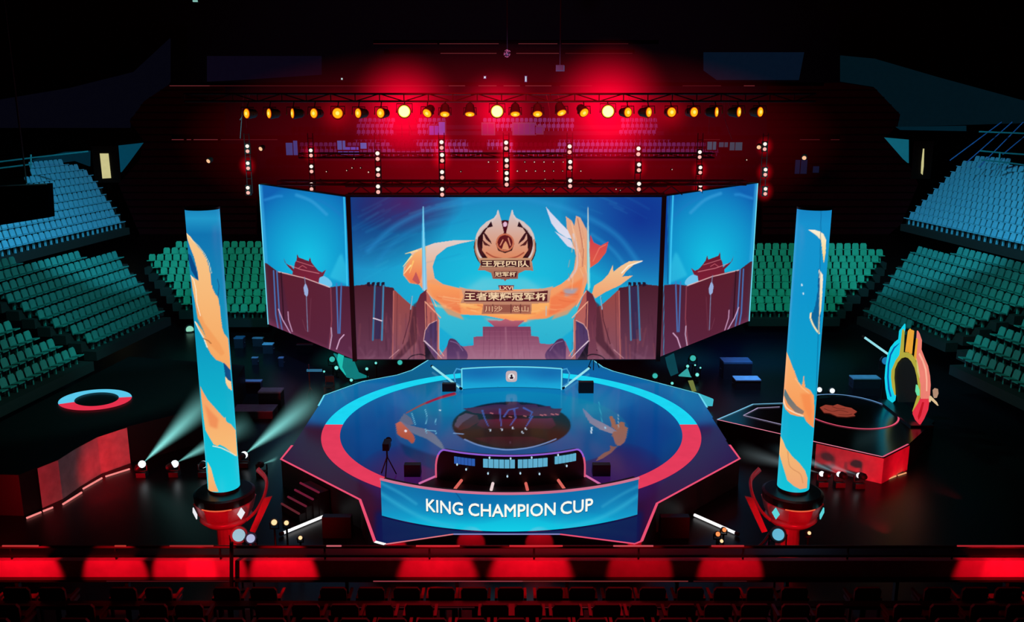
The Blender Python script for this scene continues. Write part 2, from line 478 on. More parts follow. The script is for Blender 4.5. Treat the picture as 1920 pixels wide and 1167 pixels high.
    # gap mullions are geometry; wing panels
    for sx in (1, -1):
        dy = 0 if sx == 1 else -3
        X = (lambda x: x) if sx == 1 else (lambda x: 1907-x)
        P = lambda L: [(X(a), b+dy) for a, b in L]
        xs = [X(478), X(655)]; lo, hi = min(xs), max(xs)
        j0 = int((lo-c.x0)*c.ss); j1 = int((hi-c.x0)*c.ss)
        j0 = max(0, j0); j1 = min(c.w, j1)
        XX, YY = c.X[:, j0:j1], c.Y[:, j0:j1]
        d = np.sqrt(((XX-X(575))/120)**2+((YY-490)/150)**2)
        t = np.clip(1-d, 0, 1)[..., None]**.7
        base = np.array((14, 95, 175.))*(1-t)+np.array((18, 195, 228.))*t
        c.a[:, j0:j1] = base
        c.line(P([(497, 375), (520, 368), (528, 368)]), 5, (45, 145, 215), .6, soft=4)
        c.line(P([(556, 366), (585, 378), (612, 402)]), 6, (60, 160, 220), .6, soft=4, curve=True)
        c.line(P([(590, 372), (620, 388), (648, 412)]), 5, (30, 120, 195), .5, soft=5, curve=True)
        c.line(P([(489, 350), (494, 420), (500, 500)]), 5, (60, 170, 225), .7, soft=4)
        c.line(P([(645, 370), (648, 440), (651, 535)]), 3, (60, 200, 245), .95, soft=1.5)
        c.line(P([(652, 370), (655, 535)]), 2, (15, 50, 100), .5)
        c.fill(P([(618, 520), (636, 480), (641, 476), (650, 500), (652, 535)]), (60, 205, 235), al=.5, soft=2)
        # moon and gate tower
        c.fill(P([(592, 530), (600, 518), (612, 520), (622, 530), (620, 538), (600, 536)]), (110, 195, 235), curve=True)
        c.fill(P([(532, 484), (536, 494), (546, 500), (551, 505), (553, 493), (556, 488), (557, 476), (560, 483), (579, 490), (581, 482), (584, 492), (590, 500),
                  (597, 508), (604, 511), (611, 506), (606, 518), (599, 521), (597, 533), (560, 525), (548, 519), (549, 509), (540, 500), (534, 492)]), (100, 22, 42), (125, 28, 50))
        c.line(P([(543, 498), (565, 506), (598, 513)]), 1.3, (215, 130, 140), .9)
        c.line(P([(556, 490), (575, 496), (588, 500)]), 1.1, (205, 120, 130), .9)
        c.line(P([(560, 503), (567, 498), (575, 503)]), 1, (215, 110, 120), .9)
        # great wall
        c.fill(P([(490, 492), (500, 494), (508, 500), (520, 509), (528, 511), (545, 514), (572, 522), (600, 532), (618, 539), (640, 536), (662, 538), (662, 690), (478, 690), (478, 500)]), (72, 22, 40), (95, 45, 75))
        c.fill(P([(528, 513), (572, 523), (618, 540), (622, 600), (610, 665), (560, 650), (545, 610)]), (92, 26, 42), (88, 35, 58), al=.9, soft=1)
        c.line(P([(522, 510), (572, 522), (618, 539)]), 1.8, (235, 190, 190), .9)
        c.line(P([(527, 512), (532, 600)]), 2.2, (45, 10, 25), .9)
        for x0, x1 in ((513, 519), (519, 526), (631, 634), (640, 637)):
            c.line(P([(x0, 508 if x0 < 600 else 532), (x1-2, 590), (x1+4, 625)] if x0 < 600 else [(x0, 532), (x1, 625)]), 2.6, (70, 120, 190), .9, soft=1)
        c.line(P([(522, 580), (530, 600), (537, 612), (546, 628)]), 2, (205, 170, 210), .9)
        c.line(P([(620, 540), (622, 600), (616, 665)]), 2, (150, 70, 85), .8)
        c.line(P([(571, 520), (574, 545), (577, 622)]), 1.6, (120, 130, 165), .9)
        c.fill(P([(569, 540), (573, 532), (578, 545), (576, 556), (571, 553)]), (150, 170, 215), curve=True)
        c.line(P([(567, 600), (573, 620), (580, 622), (583, 560)]), 1, (130, 70, 90), .5)
        c.line(P([(540, 585), (541, 600), (548, 622)]), 2, (215, 170, 205), .8)
        c.line(P([(621, 615), (622, 630), (618, 655)]), 2, (215, 190, 220), .8)
        c.line(P([(645, 628), (637, 637), (631, 655)]), 2, (235, 190, 225), .9)
        c.line(P([(500, 608), (560, 640), (660, 680)]), 14, (150, 70, 110), .5, soft=14)
    rn = random.Random(11)
    for q in range(150):
        x0 = rn.uniform(670, 1225); y0 = rn.uniform(375, 520); L_ = rn.uniform(20, 70); up = (x0-950)/300
        cc_ = rn.choice([(60, 190, 225), (10, 90, 170), (30, 160, 210), (90, 200, 225)])
        if 860 < x0 < 1030 and y0 < 530: continue
        if (755 < x0 < 830 or 1010 < x0 < 1215) and y0 > 400: continue
        c.line([(x0-L_/2, y0-up*L_*.3), (x0, y0), (x0+L_/2, y0+up*L_*.35)], rn.uniform(1.5, 5), cc_, rn.uniform(.05, .14), soft=rn.uniform(2, 5), curve=True)
    for q in range(90):
        sx_ = rn.choice((-1, 1)); x0 = 949+sx_*rn.uniform(125, 285); y0 = rn.uniform(585, 650); h_ = rn.uniform(15, 60)
        c.line([(x0, y0), (x0-sx_*rn.uniform(-4, 6), y0+h_)], rn.uniform(1, 4), rn.choice([(180, 95, 90), (50, 20, 40), (130, 70, 95)]), rn.uniform(.08, .25), soft=2)
    for q in range(60):
        x0 = rn.uniform(660, 1240); c.line([(x0, 672), (x0+rn.uniform(-14, 14), rn.uniform(645, 668))], rn.uniform(2, 5), (175, 125, 150), rn.uniform(.06, .2), soft=4)
    for q in range(46):
        t_ = rn.uniform(0, 1); x0 = 815+t_*260; y0 = 562+18*math.sin(t_*PI)+rn.uniform(-12, 12)
        c.line([(x0-14, y0-3), (x0, y0), (x0+16, y0+rn.uniform(-4, 3))], rn.uniform(1, 3), rn.choice([(255, 200, 140), (225, 100, 60), (245, 170, 120)]), rn.uniform(.2, .45), soft=1.5, curve=True)
    for q in range(30):
        x0 = rn.uniform(1066, 1102); y0 = rn.uniform(425, 520); c.line([(x0, y0), (x0+rn.uniform(-3, 6), y0+rn.uniform(12, 30))], rn.uniform(1, 2.4), rn.choice([(250, 205, 165), (205, 120, 90), (225, 160, 140)]), rn.uniform(.25, .5), soft=1)
    # emblem
    c.fill([(947+58.5*math.cos(t*PI/20), 464+51*math.sin(t*PI/20)) for t in range(40)], (45, 14, 20))
    for sx in (1, -1):
        X = (lambda x: x) if sx == 1 else (lambda x: 1894-x)
        P = lambda L: [(X(a), b) for a, b in L]
        c.fill(P([(933, 393), (931, 402), (926, 409), (912, 416), (900, 427), (893, 440), (898, 444), (908, 430), (922, 420), (936, 414)]), (225, 215, 220), (190, 165, 160))
        c.line(P([(926, 412), (912, 421), (900, 432), (894, 446), (893, 462), (898, 478), (908, 492)]), 5, (215, 195, 190), w2=4, curve=True)
        c.line(P([(893, 450), (892, 470), (900, 490)]), 3, (190, 140, 115), curve=True)
        c.fill(P([(934, 392), (937, 403), (942, 420), (945, 437), (941, 441), (933, 448), (930, 458), (934, 470), (947, 475), (947, 485), (915, 485), (904, 470),
                  (905, 454), (906, 440), (911, 432), (917, 424), (923, 418), (928, 412), (931, 407), (933, 400)]), (208, 200, 205), (220, 135, 95))
        c.fill(P([(904, 432), (912, 440), (920, 452), (922, 458), (911, 449)]), (60, 20, 28))
        c.fill(P([(903, 447), (912, 456), (920, 462), (908, 460)]), (80, 28, 30))
        c.fill(P([(898, 455), (904, 470), (908, 482), (902, 478), (896, 465)]), (70, 24, 28))
        c.fill(P([(912, 428), (921, 415), (924, 425)]), (40, 16, 26))
        c.line(P([(912, 474), (926, 482), (947, 486)]), 2.5, (165, 75, 55), curve=True)
    c.fill([(940, 415), (954, 415), (949, 437), (945, 437)], (70, 8, 22))
    c.fill([(943, 419), (947, 416), (951, 419), (949, 425), (944, 425)], (225, 180, 205), curve=True)
    c.fill([(947+17*math.cos(t*PI/12), 455+17*math.sin(t*PI/12)) for t in range(24)], (200, 110, 80))
    c.fill([(947+14*math.cos(t*PI/12), 455+14*math.sin(t*PI/12)) for t in range(24)], (95, 24, 28))
    c.fill([(941, 468), (944, 458), (948, 452), (952, 459), (955, 469)], (220, 150, 110))
    c.line([(938, 460), (943, 450)], 2, (225, 150, 120)); c.line([(957, 460), (953, 447)], 2, (225, 150, 120))
    c.fill([(897, 484), (995, 484), (998, 494), (1000, 508), (985, 507), (972, 513), (971, 523), (950, 524), (947, 528), (944, 524), (924, 523), (921, 512), (908, 507), (896, 507), (901, 496)], (200, 150, 115), (140, 80, 70))
    c.fill([(901, 488), (993, 488), (994, 501), (902, 501)], (62, 22, 28))
    c.fill([(926, 509), (970, 509), (968, 520), (928, 520)], (80, 30, 35))
    # title plate
    c.fill([(861, 538), (875, 542), (912, 546), (947, 547), (990, 545), (1020, 541), (1038, 537), (1033, 544), (1030, 568), (997, 570), (996, 589), (903, 589), (906, 570), (863, 569), (869, 556), (866, 545)], (215, 165, 135), (175, 110, 85))
    c.fill([(872, 546), (912, 549), (947, 550), (990, 549), (1027, 545), (1026, 566), (870, 566)], (88, 30, 36))
    c.fill([(907, 572), (994, 572), (993, 586), (907, 586)], (150, 85, 70))
    for x in (924, 958, 976): c.line([(x, 571), (x, 587)], 1.2, (80, 32, 34))
    c.fill([(934, 535), (964, 535), (962, 545), (937, 545)], (120, 40, 50))
paint_screens()
screen_mat = led('led_wall_picture', 1.0)

YS = 8.5
tl, tr = on_y(660, 372, YS), on_y(1237, 368, YS)
bl, br = on_y(667, 674, YS), on_y(1233, 674, YS)
zt, zb = (tl.z+tr.z)/2, (bl.z+br.z)/2
xl, xr = (tl.x+bl.x)/2, (tr.x+br.x)/2
wall_led = thing('led_screen', ((xl+xr)/2, YS, zb), 'wide central video wall showing a gold emblem and an orange winged creature', 'screen')
V = bilin((xl, YS, zb), (xr, YS, zb), (xr, YS, zt), (xl, YS, zt), 580, 305)
grid_obj('display_panel', V, 580, 305, SC.sample(*proj_np(V)), screen_mat, wall_led)
b = MB()
b.box(((xl+xr)/2, YS+.18, (zb+zt)/2), (xr-xl+.1, .3, zt-zb+.1))
b.build('back_casing', FRAME, wall_led)
gold = glow('gold_letter_glow', (240, 205, 165), 1.0)
gold2 = glow('dull_gold_letter_glow', (228, 178, 140), 1.0)
def on_screen(body, x0, y0, x1, y1, mat, name='lettering', bold=.01, sag=0):
    a = on_y(x0, y1, YS-.03); c_ = on_y(x1, y0, YS-.03)
    def fn(u, v):
        z = a.z+(c_.z-a.z)*v - sag*math.sin(u*PI)
        return (a.x+(c_.x-a.x)*u, YS-.03, z)
    o = text_obj(name, body, fn, mat, wall_led, bold); return o
on_screen('王者荣耀冠军杯', 871, 549, 1026, 564, gold, bold=.022)
on_screen('川沙', 909, 574, 942, 585, gold2, bold=.01)
on_screen('总山', 960, 574, 991, 585, gold2, bold=.01)
on_screen('LXVI', 937, 537, 962, 544, gold, bold=.02)
on_screen('王冠四队', 903, 489, 992, 501, gold, bold=.018)
on_screen('冠军杯', 928, 510, 968, 519, gold, bold=.018)
# wings
def wing(inner_t, inner_b, outer_t, outer_b, label, group=None):
    it = on_z(*inner_t, zt); ot = on_z(*outer_t, zt)
    ib = on_z(*inner_b, zb); ob = on_z(*outer_b, zb)
    i2 = ((it.x+ib.x)/2, (it.y+ib.y)/2); o2 = ((ot.x+ob.x)/2, (ot.y+ob.y)/2)
    w = thing('led_screen', ((i2[0]+o2[0])/2, (i2[1]+o2[1])/2, zb), label, 'screen')
    L, R_ = (o2, i2) if i2[0] < 0 else (i2, o2)
    V = bilin((*L, zb), (*R_, zb), (*R_, zt), (*L, zt), 180, 305)
    grid_obj('display_panel', V, 180, 305, SC.sample(*proj_np(V)), screen_mat, w)
    d = Vector((R_[0]-L[0], R_[1]-L[1], 0)); n = Vector((-d.y, d.x, 0)).normalized()
    m = MB(); m.hull8([Vector((L[0], L[1], zb-.04))+n*.03, Vector((R_[0], R_[1], zb-.04))+n*.03, Vector((R_[0], R_[1], zb-.04))+n*.33, Vector((L[0], L[1], zb-.04))+n*.33],
                      [Vector((L[0], L[1], zt+.04))+n*.03, Vector((R_[0], R_[1], zt+.04))+n*.03, Vector((R_[0], R_[1], zt+.04))+n*.33, Vector((L[0], L[1], zt+.04))+n*.33])
    m.build('back_casing', FRAME, w)
    e = MB(); o3 = Vector((o2[0], o2[1], 0))-n*.02
    e.bar((o3.x, o3.y, zb), (o3.x, o3.y, zt), .03); e.build('edge_light', CYAN_EDGE, w)
    return i2, o2
LI, LO = wing((654, 372), (662, 670), (487, 347), (503, 606), 'narrow video panel left of the central wall, showing a red gate tower under blue sky')
RI, RO = wing((1246, 368), (1240, 670), (1420, 343), (1404, 605), 'narrow video panel right of the central wall, showing a red gate tower under blue sky')
for x, nm in ((xl-.1, 'left'), (xr+.1, 'right')):
    m = MB(); m.box((x, YS-.05, (zt+zb)/2), (.2, .12, zt-zb+.16))
    o = m.build('screen_mullion', BLACK)
    tag(o, 'black upright strip covering the %s joint of the video wall' % nm, 'mullion', kind='thing')
m = MB()
for z in (zt+.12, zt+.5):
    for y in (YS-.1, YS+.5): m.bar((xl-.2, y, z), (xr+.2, y, z), .04)
k = 0; x = xl
while x < xr:
    m.bar((x, YS-.1, zt+.12), (x+.5, YS-.1, zt+.5), .025); m.bar((x+.5, YS-.1, zt+.5), (x+1, YS-.1, zt+.12), .025)
    m.bar((x, YS-.1, zt+.12), (x, YS+.5, zt+.12), .025); x += 1
REDPIPE = paint('red_lit_pipe', (150, 60, 60), .45, .3)
DIMTRUSS = paint('dim_truss_metal', (70, 45, 50), .5, .3)
tag(m.build('header_truss', DIMTRUSS), 'slim lattice truss running along the top of the central video wall', 'truss')

# ================================================================== stage
ST = Canvas(480, 660, 1440, 1040, 1.5)
def ring_pt(a, r, cy=1.3): return Vector((r*math.cos(a)-.03, cy+r*math.sin(a), 0))
RO_R, RI_R, RCY = 7.32, 6.62, 1.25
def paint_stage():
    c = ST
    c.vgrad([(660, (14, 90, 135)), (700, (12, 100, 165)), (760, (4, 88, 155)), (810, (4, 66, 125)), (850, (22, 38, 100)), (900, (48, 18, 70)), (950, (45, 10, 48)), (1040, (28, 8, 40))])  # LED tone mixed with reflected stage light painted into the gradient
    # outside of ring: sides
    c.radial(640, 745, 110, 60, (12, 120, 170), .8, .8); c.radial(1275, 745, 110, 60, (12, 120, 170), .8, .8)
    c.fill([(500, 790), (612, 800), (620, 860), (700, 920), (712, 1030), (690, 1030), (500, 900)], (40, 14, 42), (66, 8, 32), soft=6)
    c.fill([(1420, 790), (1304, 800), (1298, 860), (1215, 920), (1200, 1030), (1230, 1030), (1420, 900)], (40, 18, 75), (60, 8, 45), soft=6)
    c.fill([(705, 960), (1205, 960), (1200, 1025), (700, 1030)], (16, 20, 75), soft=5)
    # inside of ring: soft zones
    c.radial(690, 815, 75, 95, (2, 72, 140), .9, .8); c.radial(1225, 815, 75, 95, (2, 60, 135), .9, .8)
    c.radial(760, 890, 90, 55, (62, 18, 84), .95, .6); c.radial(1160, 890, 90, 60, (52, 16, 82), .95, .6)
    c.fill([(748, 690), (860, 680), (870, 735), (800, 748), (740, 720)], (12, 95, 120), al=.5, soft=8)
    E = lambda cx, cy, rx, ry, a0=0, a1=360, n=48: [(cx+rx*math.cos(math.radians(a0+(a1-a0)*i/n)), cy+ry*math.sin(math.radians(a0+(a1-a0)*i/n))) for i in range(n+1)]
    # inner picture disc
    c.fill(E(960, 808, 219, 74), (6, 112, 158), (4, 50, 118), soft=1)
    c.radial(960, 748, 240, 40, (8, 130, 180), .7, .6)
    c.radial(1110, 770, 70, 45, (30, 150, 175), .45, 1); c.radial(800, 770, 60, 30, (10, 120, 150), .5, 1)
    c.fill([(750, 832), (800, 850), (840, 862), (830, 885), (790, 872), (760, 852)], (6, 34, 88), soft=2)
    c.line([(762, 775), (790, 760), (820, 748), (852, 739)], 2, (150, 70, 70), .9, w2=6, curve=True)
    c.line([(800, 756), (830, 744), (852, 738)], 4, (150, 20, 55), .9, curve=True)
    # left wing
    f = lambda L: [(700+a/3.692, 730+b/3.692) for a, b in L]
    c.fill(f([(180, 215), (230, 245), (300, 262), (370, 278), (430, 320), (475, 375), (490, 410), (478, 418), (430, 385), (370, 345), (300, 318), (240, 290)]), (105, 105, 135), (90, 110, 135))
    c.fill(f([(155, 240), (185, 222), (230, 265), (280, 320), (287, 350), (272, 382), (240, 352), (195, 335), (165, 310)]), (185, 100, 85), (165, 72, 45))
    c.fill(f([(180, 215), (215, 168), (260, 200), (280, 245), (240, 250)]), (85, 100, 130))
    for q in ([(265, 165), (280, 210), (290, 245)], [(358, 140), (372, 190), (362, 240)], [(432, 205), (430, 245)], [(360, 275), (368, 305)], [(365, 285), (430, 290), (435, 310)]):
        c.line(f(q), 1.6, (110, 185, 215), .9)
    c.line(f([(222, 288), (226, 292)]), 4, (240, 230, 240)); c.line(f([(460, 145), (464, 148)]), 2.5, (190, 225, 235))
    # right wing and claw
    c.fill(f([(1448, 130), (1475, 155), (1520, 200), (1590, 235), (1650, 268), (1695, 298), (1690, 315), (1640, 305), (1570, 280), (1500, 235), (1465, 180)]), (105, 125, 165), (140, 125, 140))
    c.fill(f([(1635, 190), (1652, 186), (1668, 210), (1678, 245), (1700, 240), (1712, 225), (1738, 232), (1742, 258), (1762, 270), (1752, 330), (1740, 365), (1712, 392),
              (1685, 392), (1668, 355), (1652, 320), (1660, 295), (1688, 292), (1650, 262)]), (150, 98, 75), (140, 95, 90))
    c.line(f([(1695, 175), (1697, 270)]), 1.5, (150, 175, 190), .8); c.line(f([(1560, 90), (1585, 228)]), 1.5, (60, 180, 200), .6)
    c.line(f([(1512, 265), (1508, 305)]), 2.6, (225, 240, 250), .9); c.line(f([(1605, 265), (1607, 270)]), 3, (150, 210, 240))
    c.fill(f([(1560, 470), (1600, 440), (1640, 425), (1640, 390), (1665, 400), (1690, 395), (1650, 440), (1590, 480), (1540, 500)]), (125, 80, 75))
    # dark centre disc, reflected truss painted in with the LED art
    c.fill(E(959, 798, 111, 44), (14, 0, 10), (6, 0, 6), soft=.6)
    c.fill(f([(560, 265), (585, 195), (640, 165), (720, 180), (735, 225), (660, 270), (600, 285)]), (58, 22, 34), (56, 14, 22))
    c.fill(f([(560, 250), (590, 190), (640, 168), (700, 180), (620, 230), (585, 270)]), (80, 62, 86), al=.9)
    c.fill(f([(740, 210), (1240, 200), (1265, 250), (1230, 275), (760, 272), (715, 250)]), (84, 4, 44), (40, 0, 22), soft=.6)
    c.fill(f([(620, 135), (720, 125), (850, 105), (925, 108), (945, 88), (1000, 90), (1020, 108), (1130, 105), (1140, 122), (1225, 118), (1230, 135), (1305, 135), (1285, 185), (1200, 190), (745, 170), (690, 165)]), (48, 20, 62), (70, 18, 50))
    for q in ([(755, 150), (770, 200), (795, 255)], [(875, 140), (885, 255)], [(975, 140), (985, 200), (950, 250)], [(1100, 190), (1060, 255)], [(905, 190), (935, 145), (1000, 130)], [(1040, 130), (1100, 160), (1080, 200)]):
        c.line(f(q), 3.6, (60, 85, 165), .9, w2=2)
    for q in ((810, 285), (890, 280), (965, 270), (1032, 300), (1055, 275), (948, 370)):
        c.line(f([(q[0]-3, q[1]-6), (q[0]+3, q[1]+6)]), 2.4, (205, 225, 245), .9)
    for q in ((1165, 178), (1190, 176), (1240, 172), (1270, 172), (950, 190), (1050, 185), (820, 165)):
        c.line(f([(q[0]-8, q[1]), (q[0]+8, q[1]+5)]), 2, (210, 120, 120), .8)
    c.fill(f([(690, 340), (820, 330), (1100, 330), (1200, 350), (1100, 400), (850, 400)]), (58, 0, 24), (34, 0, 18), al=.8, soft=1)
    c.line(f([(555, 305), (625, 312)]), 2, (120, 160, 210), .9)
    c.line(f([(632, 348), (720, 385), (830, 410), (940, 420), (1080, 405), (1190, 375), (1265, 345)]), 2.5, (120, 150, 205), .9, curve=True)
paint_stage()
stage = thing('stage_platform', (0, 0, -1), 'large angular stage floor with glowing cyan and red ring and picture disc', 'stage')
outline_px = [(597, 762), (608, 742), (680, 716), (745, 704), (772, 695), (803, 676), (870, 668), (960, 666), (1040, 668), (1112, 676), (1130, 689), (1150, 697), (1250, 723), (1310, 739), (1326, 765),
              (1368, 835), (1387, 861), (1232, 945), (1203, 1016), (1190, 1021), (1050, 1003), (850, 1003), (722, 1022), (703, 1017), (675, 938), (527, 862), (548, 836)]
outw = [on_z(x, y, 0) for x, y in outline_px]
def inside(px, py, P):
    r = np.zeros(px.shape, bool); n = len(P)
    for i in range(n):
        xa, ya = P[i].x, P[i].y; xb, yb = P[(i+1) % n].x, P[(i+1) % n].y
        if ya == yb: continue
        r ^= ((ya > py) != (yb > py)) & (px < (xb-xa)*(py-ya)/(yb-ya)+xa)
    return r
m = MB(); m.prism([(p.x, p.y) for p in outw], -1, -.02); m.build('skirt', paint('stage_skirt_board', (60, 50, 55), .5), stage)
# LED deck carrying the picture and painted reflections: a fine grid cut to the outline
step = .045
xs0, xs1 = min(p.x for p in outw), max(p.x for p in outw); ys0, ys1 = min(p.y for p in outw), max(p.y for p in outw)
nx, ny = int((xs1-xs0)/step), int((ys1-ys0)/step)
gx, gy = np.meshgrid(np.linspace(xs0, xs1, nx+1), np.linspace(ys0, ys1, ny+1))
ok = inside(gx, gy, outw)
V = np.stack([gx.ravel(), gy.ravel(), np.zeros(gx.size)], -1)
colv = ST.sample(*proj_np(V))
I = np.arange(V.shape[0]).reshape(ny+1, nx+1)
keep = ok[:-1, :-1] & ok[:-1, 1:] & ok[1:, 1:] & ok[1:, :-1]
F = np.stack([I[:-1, :-1], I[:-1, 1:], I[1:, 1:], I[1:, :-1]], -1)[keep]
me = bpy.data.meshes.new('led_deck'); me.vertices.add(V.shape[0])
me.vertices.foreach_set('co', (V-np.array(BASE[stage])).astype(np.float32).ravel())
set_faces(me, F); set_col(me, colv)
deck_mat = led('stage_led_floor', 1.0, base=(3, 3, 5), rough=.14, spec=.05)
me.materials.append(deck_mat)
o = bpy.data.objects.new('led_deck', me); COL.objects.link(o); o.parent = stage; BASE[o] = BASE[stage]

def flat_strip(pts, w, z, mb, closed=False):
    """flat ribbon lying on z following pts"""
    P = [Vector((p[0], p[1], 0)) for p in pts]; n = len(P)
    Lr, Rr = [], []
    for i in range(n):
        a = P[i-1] if (i > 0 or closed) else P[i]; b_ = P[(i+1) % n] if (i < n-1 or closed) else P[i]
        t = (b_-a).normalized(); q = Vector((-t.y, t.x, 0))*w/2
        Lr.append(P[i]+q); Rr.append(P[i]-q)
    vs = [(v.x, v.y, z) for v in Lr+Rr]
    fs = [(i, n+i, n+(i+1) % n, (i+1) % n) for i in range(n if closed else n-1)]
    mb.add(vs, fs); return mb
# ring
s_l = math.asin((on_z(622, 797, 0).y-RCY)/RO_R) if abs(on_z(622, 797, 0).y-RCY) < RO_R else 0
def ring(a0, a1, mat, name, ro=RO_R, ri=RI_R, z=.012, cx=-.03, cy=RCY, parent=None, n=96, sx=1.0, sy=1.0, rot=0):
    vs = []; 
    for i in range(n+1):
        a = a0+(a1-a0)*i/n
        for r in (ro, ri):
            x, y = r*math.cos(a)*sx, r*math.sin(a)*sy
            vs.append((cx+x*math.cos(rot)-y*math.sin(rot), cy+x*math.sin(rot)+y*math.cos(rot), z))
    fs = [(2*i, 2*i+1, 2*i+3, 2*i+2) for i in range(n)]
    mb = MB(); mb.add(vs, fs); return mb.build(name, mat, parent or stage)
ring(s_l, PI-s_l, glow('cyan_ring_glow', (28, 218, 248), .95), 'cyan_ring')['label'] = 'cyan glowing rear arc of the floor ring'
ring(PI-s_l, 2*PI+s_l, glow('red_ring_glow', (232, 60, 92), .95), 'red_ring')['label'] = 'red glowing front arc of the floor ring'
# edge lights
e = MB(); flat_strip(outw[:15], .075, .014, e); e.build('edge_light', CYAN_EDGE, stage)['label'] = 'pale cyan rear edge light'
e = MB(); flat_strip(outw[15:19], .085, .014, e); e.build('edge_light', PINK, stage)
e = MB(); flat_strip([outw[18], outw[19], outw[20]], .08, .014, e); e.build('edge_light', PINK, stage)
e = MB(); flat_strip(outw[20:22], .07, .014, e); e.build('edge_light', glow('lilac_edge', (150, 150, 215), .9), stage)
e = MB(); flat_strip(outw[21:23], .07, .014, e); e.build('edge_light', glow('salmon_edge', (225, 120, 130), 1), stage)
e = MB(); flat_strip([outw[22], outw[23]], .12, .015, e); e.build('edge_light', WHITE_GLOW, stage)['label'] = 'white corner of the edge light'
e = MB(); flat_strip(outw[23:], .09, .014, e); e.build('edge_light', PINK, stage)

# ---------------- front banner
BN = Canvas(700, 885, 1210, 1010, 2)
BN.vgrad([(885, (16, 95, 150)), (930, (16, 120, 175)), (975, (18, 160, 205)), (1010, (18, 200, 225))])
BN.radial(960, 1000, 240, 50, (15, 205, 230), .9, .7)
BN.radial(880, 935, 110, 50, (10, 100, 165), .8, .8); BN.radial(1060, 940, 90, 45, (12, 105, 170), .7, .8)
for q in ([(712, 925), (760, 955), (800, 975), (850, 990)], [(1197, 930), (1150, 960), (1110, 978), (1060, 990)]):
    BN.line(q, 7, (60, 185, 220), .5, soft=7, curve=True)
BN.line([(712, 905), (750, 925), (780, 945)], 5, (60, 175, 215), .5, soft=5, curve=True)
BN.line([(1197, 912), (1165, 928), (1130, 950)], 5, (60, 170, 210), .45, soft=5, curve=True)
BN.line([(850, 918), (866, 940)], 2, (10, 60, 110), .5)
def circ3(a, b, c):
    ax, ay, bx, by, cx, cy = a.x, a.y, b.x, b.y, c.x, c.y
    d = 2*(ax*(by-cy)+bx*(cy-ay)+cx*(ay-by))
    ux = ((ax*ax+ay*ay)*(by-cy)+(bx*bx+by*by)*(cy-ay)+(cx*cx+cy*cy)*(ay-by))/d
    uy = ((ax*ax+ay*ay)*(cx-bx)+(bx*bx+by*by)*(ax-cx)+(cx*cx+cy*cy)*(bx-ax))/d
    return Vector((ux, uy, 0)), math.hypot(ax-ux, ay-uy)
pL, pC, pR = on_z(716, 969, 0), on_z(957, 999, 0), on_z(1195, 967, 0)
cc, cr = circ3(pL, pC, pR)
aL = math.atan2(pL.y-cc.y, pL.x-cc.x); aR = math.atan2(pR.y-cc.y, pR.x-cc.x)
if aR < aL: aR += 2*PI
hL = on_y(713, 899, pL.y).z
def bpt(t, z, dr=0.0): a = aL+(aR-aL)*t; return (cc.x+(cr+dr)*math.cos(a), cc.y+(cr+dr)*math.sin(a), z)
banner = thing('banner_desk', (pC.x, (pL.y+pC.y)/2, 0), 'curved blue front board reading KING CHAMPION CUP at the stage lip', 'banner')
nu, nv = 480, 96
V = np.array([bpt(i/nu, .03+(hL-.03)*j/nv) for j in range(nv+1) for i in range(nu+1)])
grid_obj('display_panel', V, nu, nv, BN.sample(*proj_np(V)), led('banner_picture', 1.0, rough=.35), banner)
m = MB(); N = 40
for i in range(N):
    t0, t1 = i/N, (i+1)/N
    m.hull8([bpt(t0, 0, -.25), bpt(t1, 0, -.25), bpt(t1, 0, -.02), bpt(t0, 0, -.02)], [bpt(t0, hL-.03, -.25), bpt(t1, hL-.03, -.25), bpt(t1, hL-.03, -.02), bpt(t0, hL-.03, -.02)])
m.build('back_casing', DARK, banner)
m = MB(); m.tube([bpt(i/60, hL+.01, .01) for i in range(61)], .04, 8); m.build('rim_light', glow('pink_rim', (215, 120, 150), .9), banner)
tl_, tr_ = None, None
def t_at_px(px):
    lo, hi = 0.0, 1.0
    for _ in range(30):
        mid = (lo+hi)/2
        if proj(bpt(mid, .7))[0] < px: lo = mid
        else: hi = mid
    return lo
ta, tb = t_at_px(801), t_at_px(1111)
yc = bpt(.5, 0)[1]; z_lo, z_hi = on_y(957, 969, yc).z, on_y(957, 946, yc).z
def words(body, x0, x1):
    a, b_ = t_at_px(x0), t_at_px(x1)
    text_obj('lettering_shadow', body, lambda u, v: bpt(a+(b_-a)*u+.0012, z_lo+(z_hi-z_lo)*v-.035, .012), glow('letter_shadow', (8, 40, 75), 1), banner, 0)
    text_obj('lettering', body, lambda u, v: bpt(a+(b_-a)*u, z_lo+(z_hi-z_lo)*v, .025), glow('white_letter_glow', (250, 250, 240), 1), banner, 0, shifts=[(a_*.0036/(x1-x0)*110, b_*.03) for a_, b_ in ((-1, 0), (1, 0), (0, 1), (0, -1), (-.7, .7), (.7, .7), (-.7, -.7), (.7, -.7))])
words('KING', 800, 868); words('CHAMPION', 879, 1041); words('CUP', 1051, 1111)

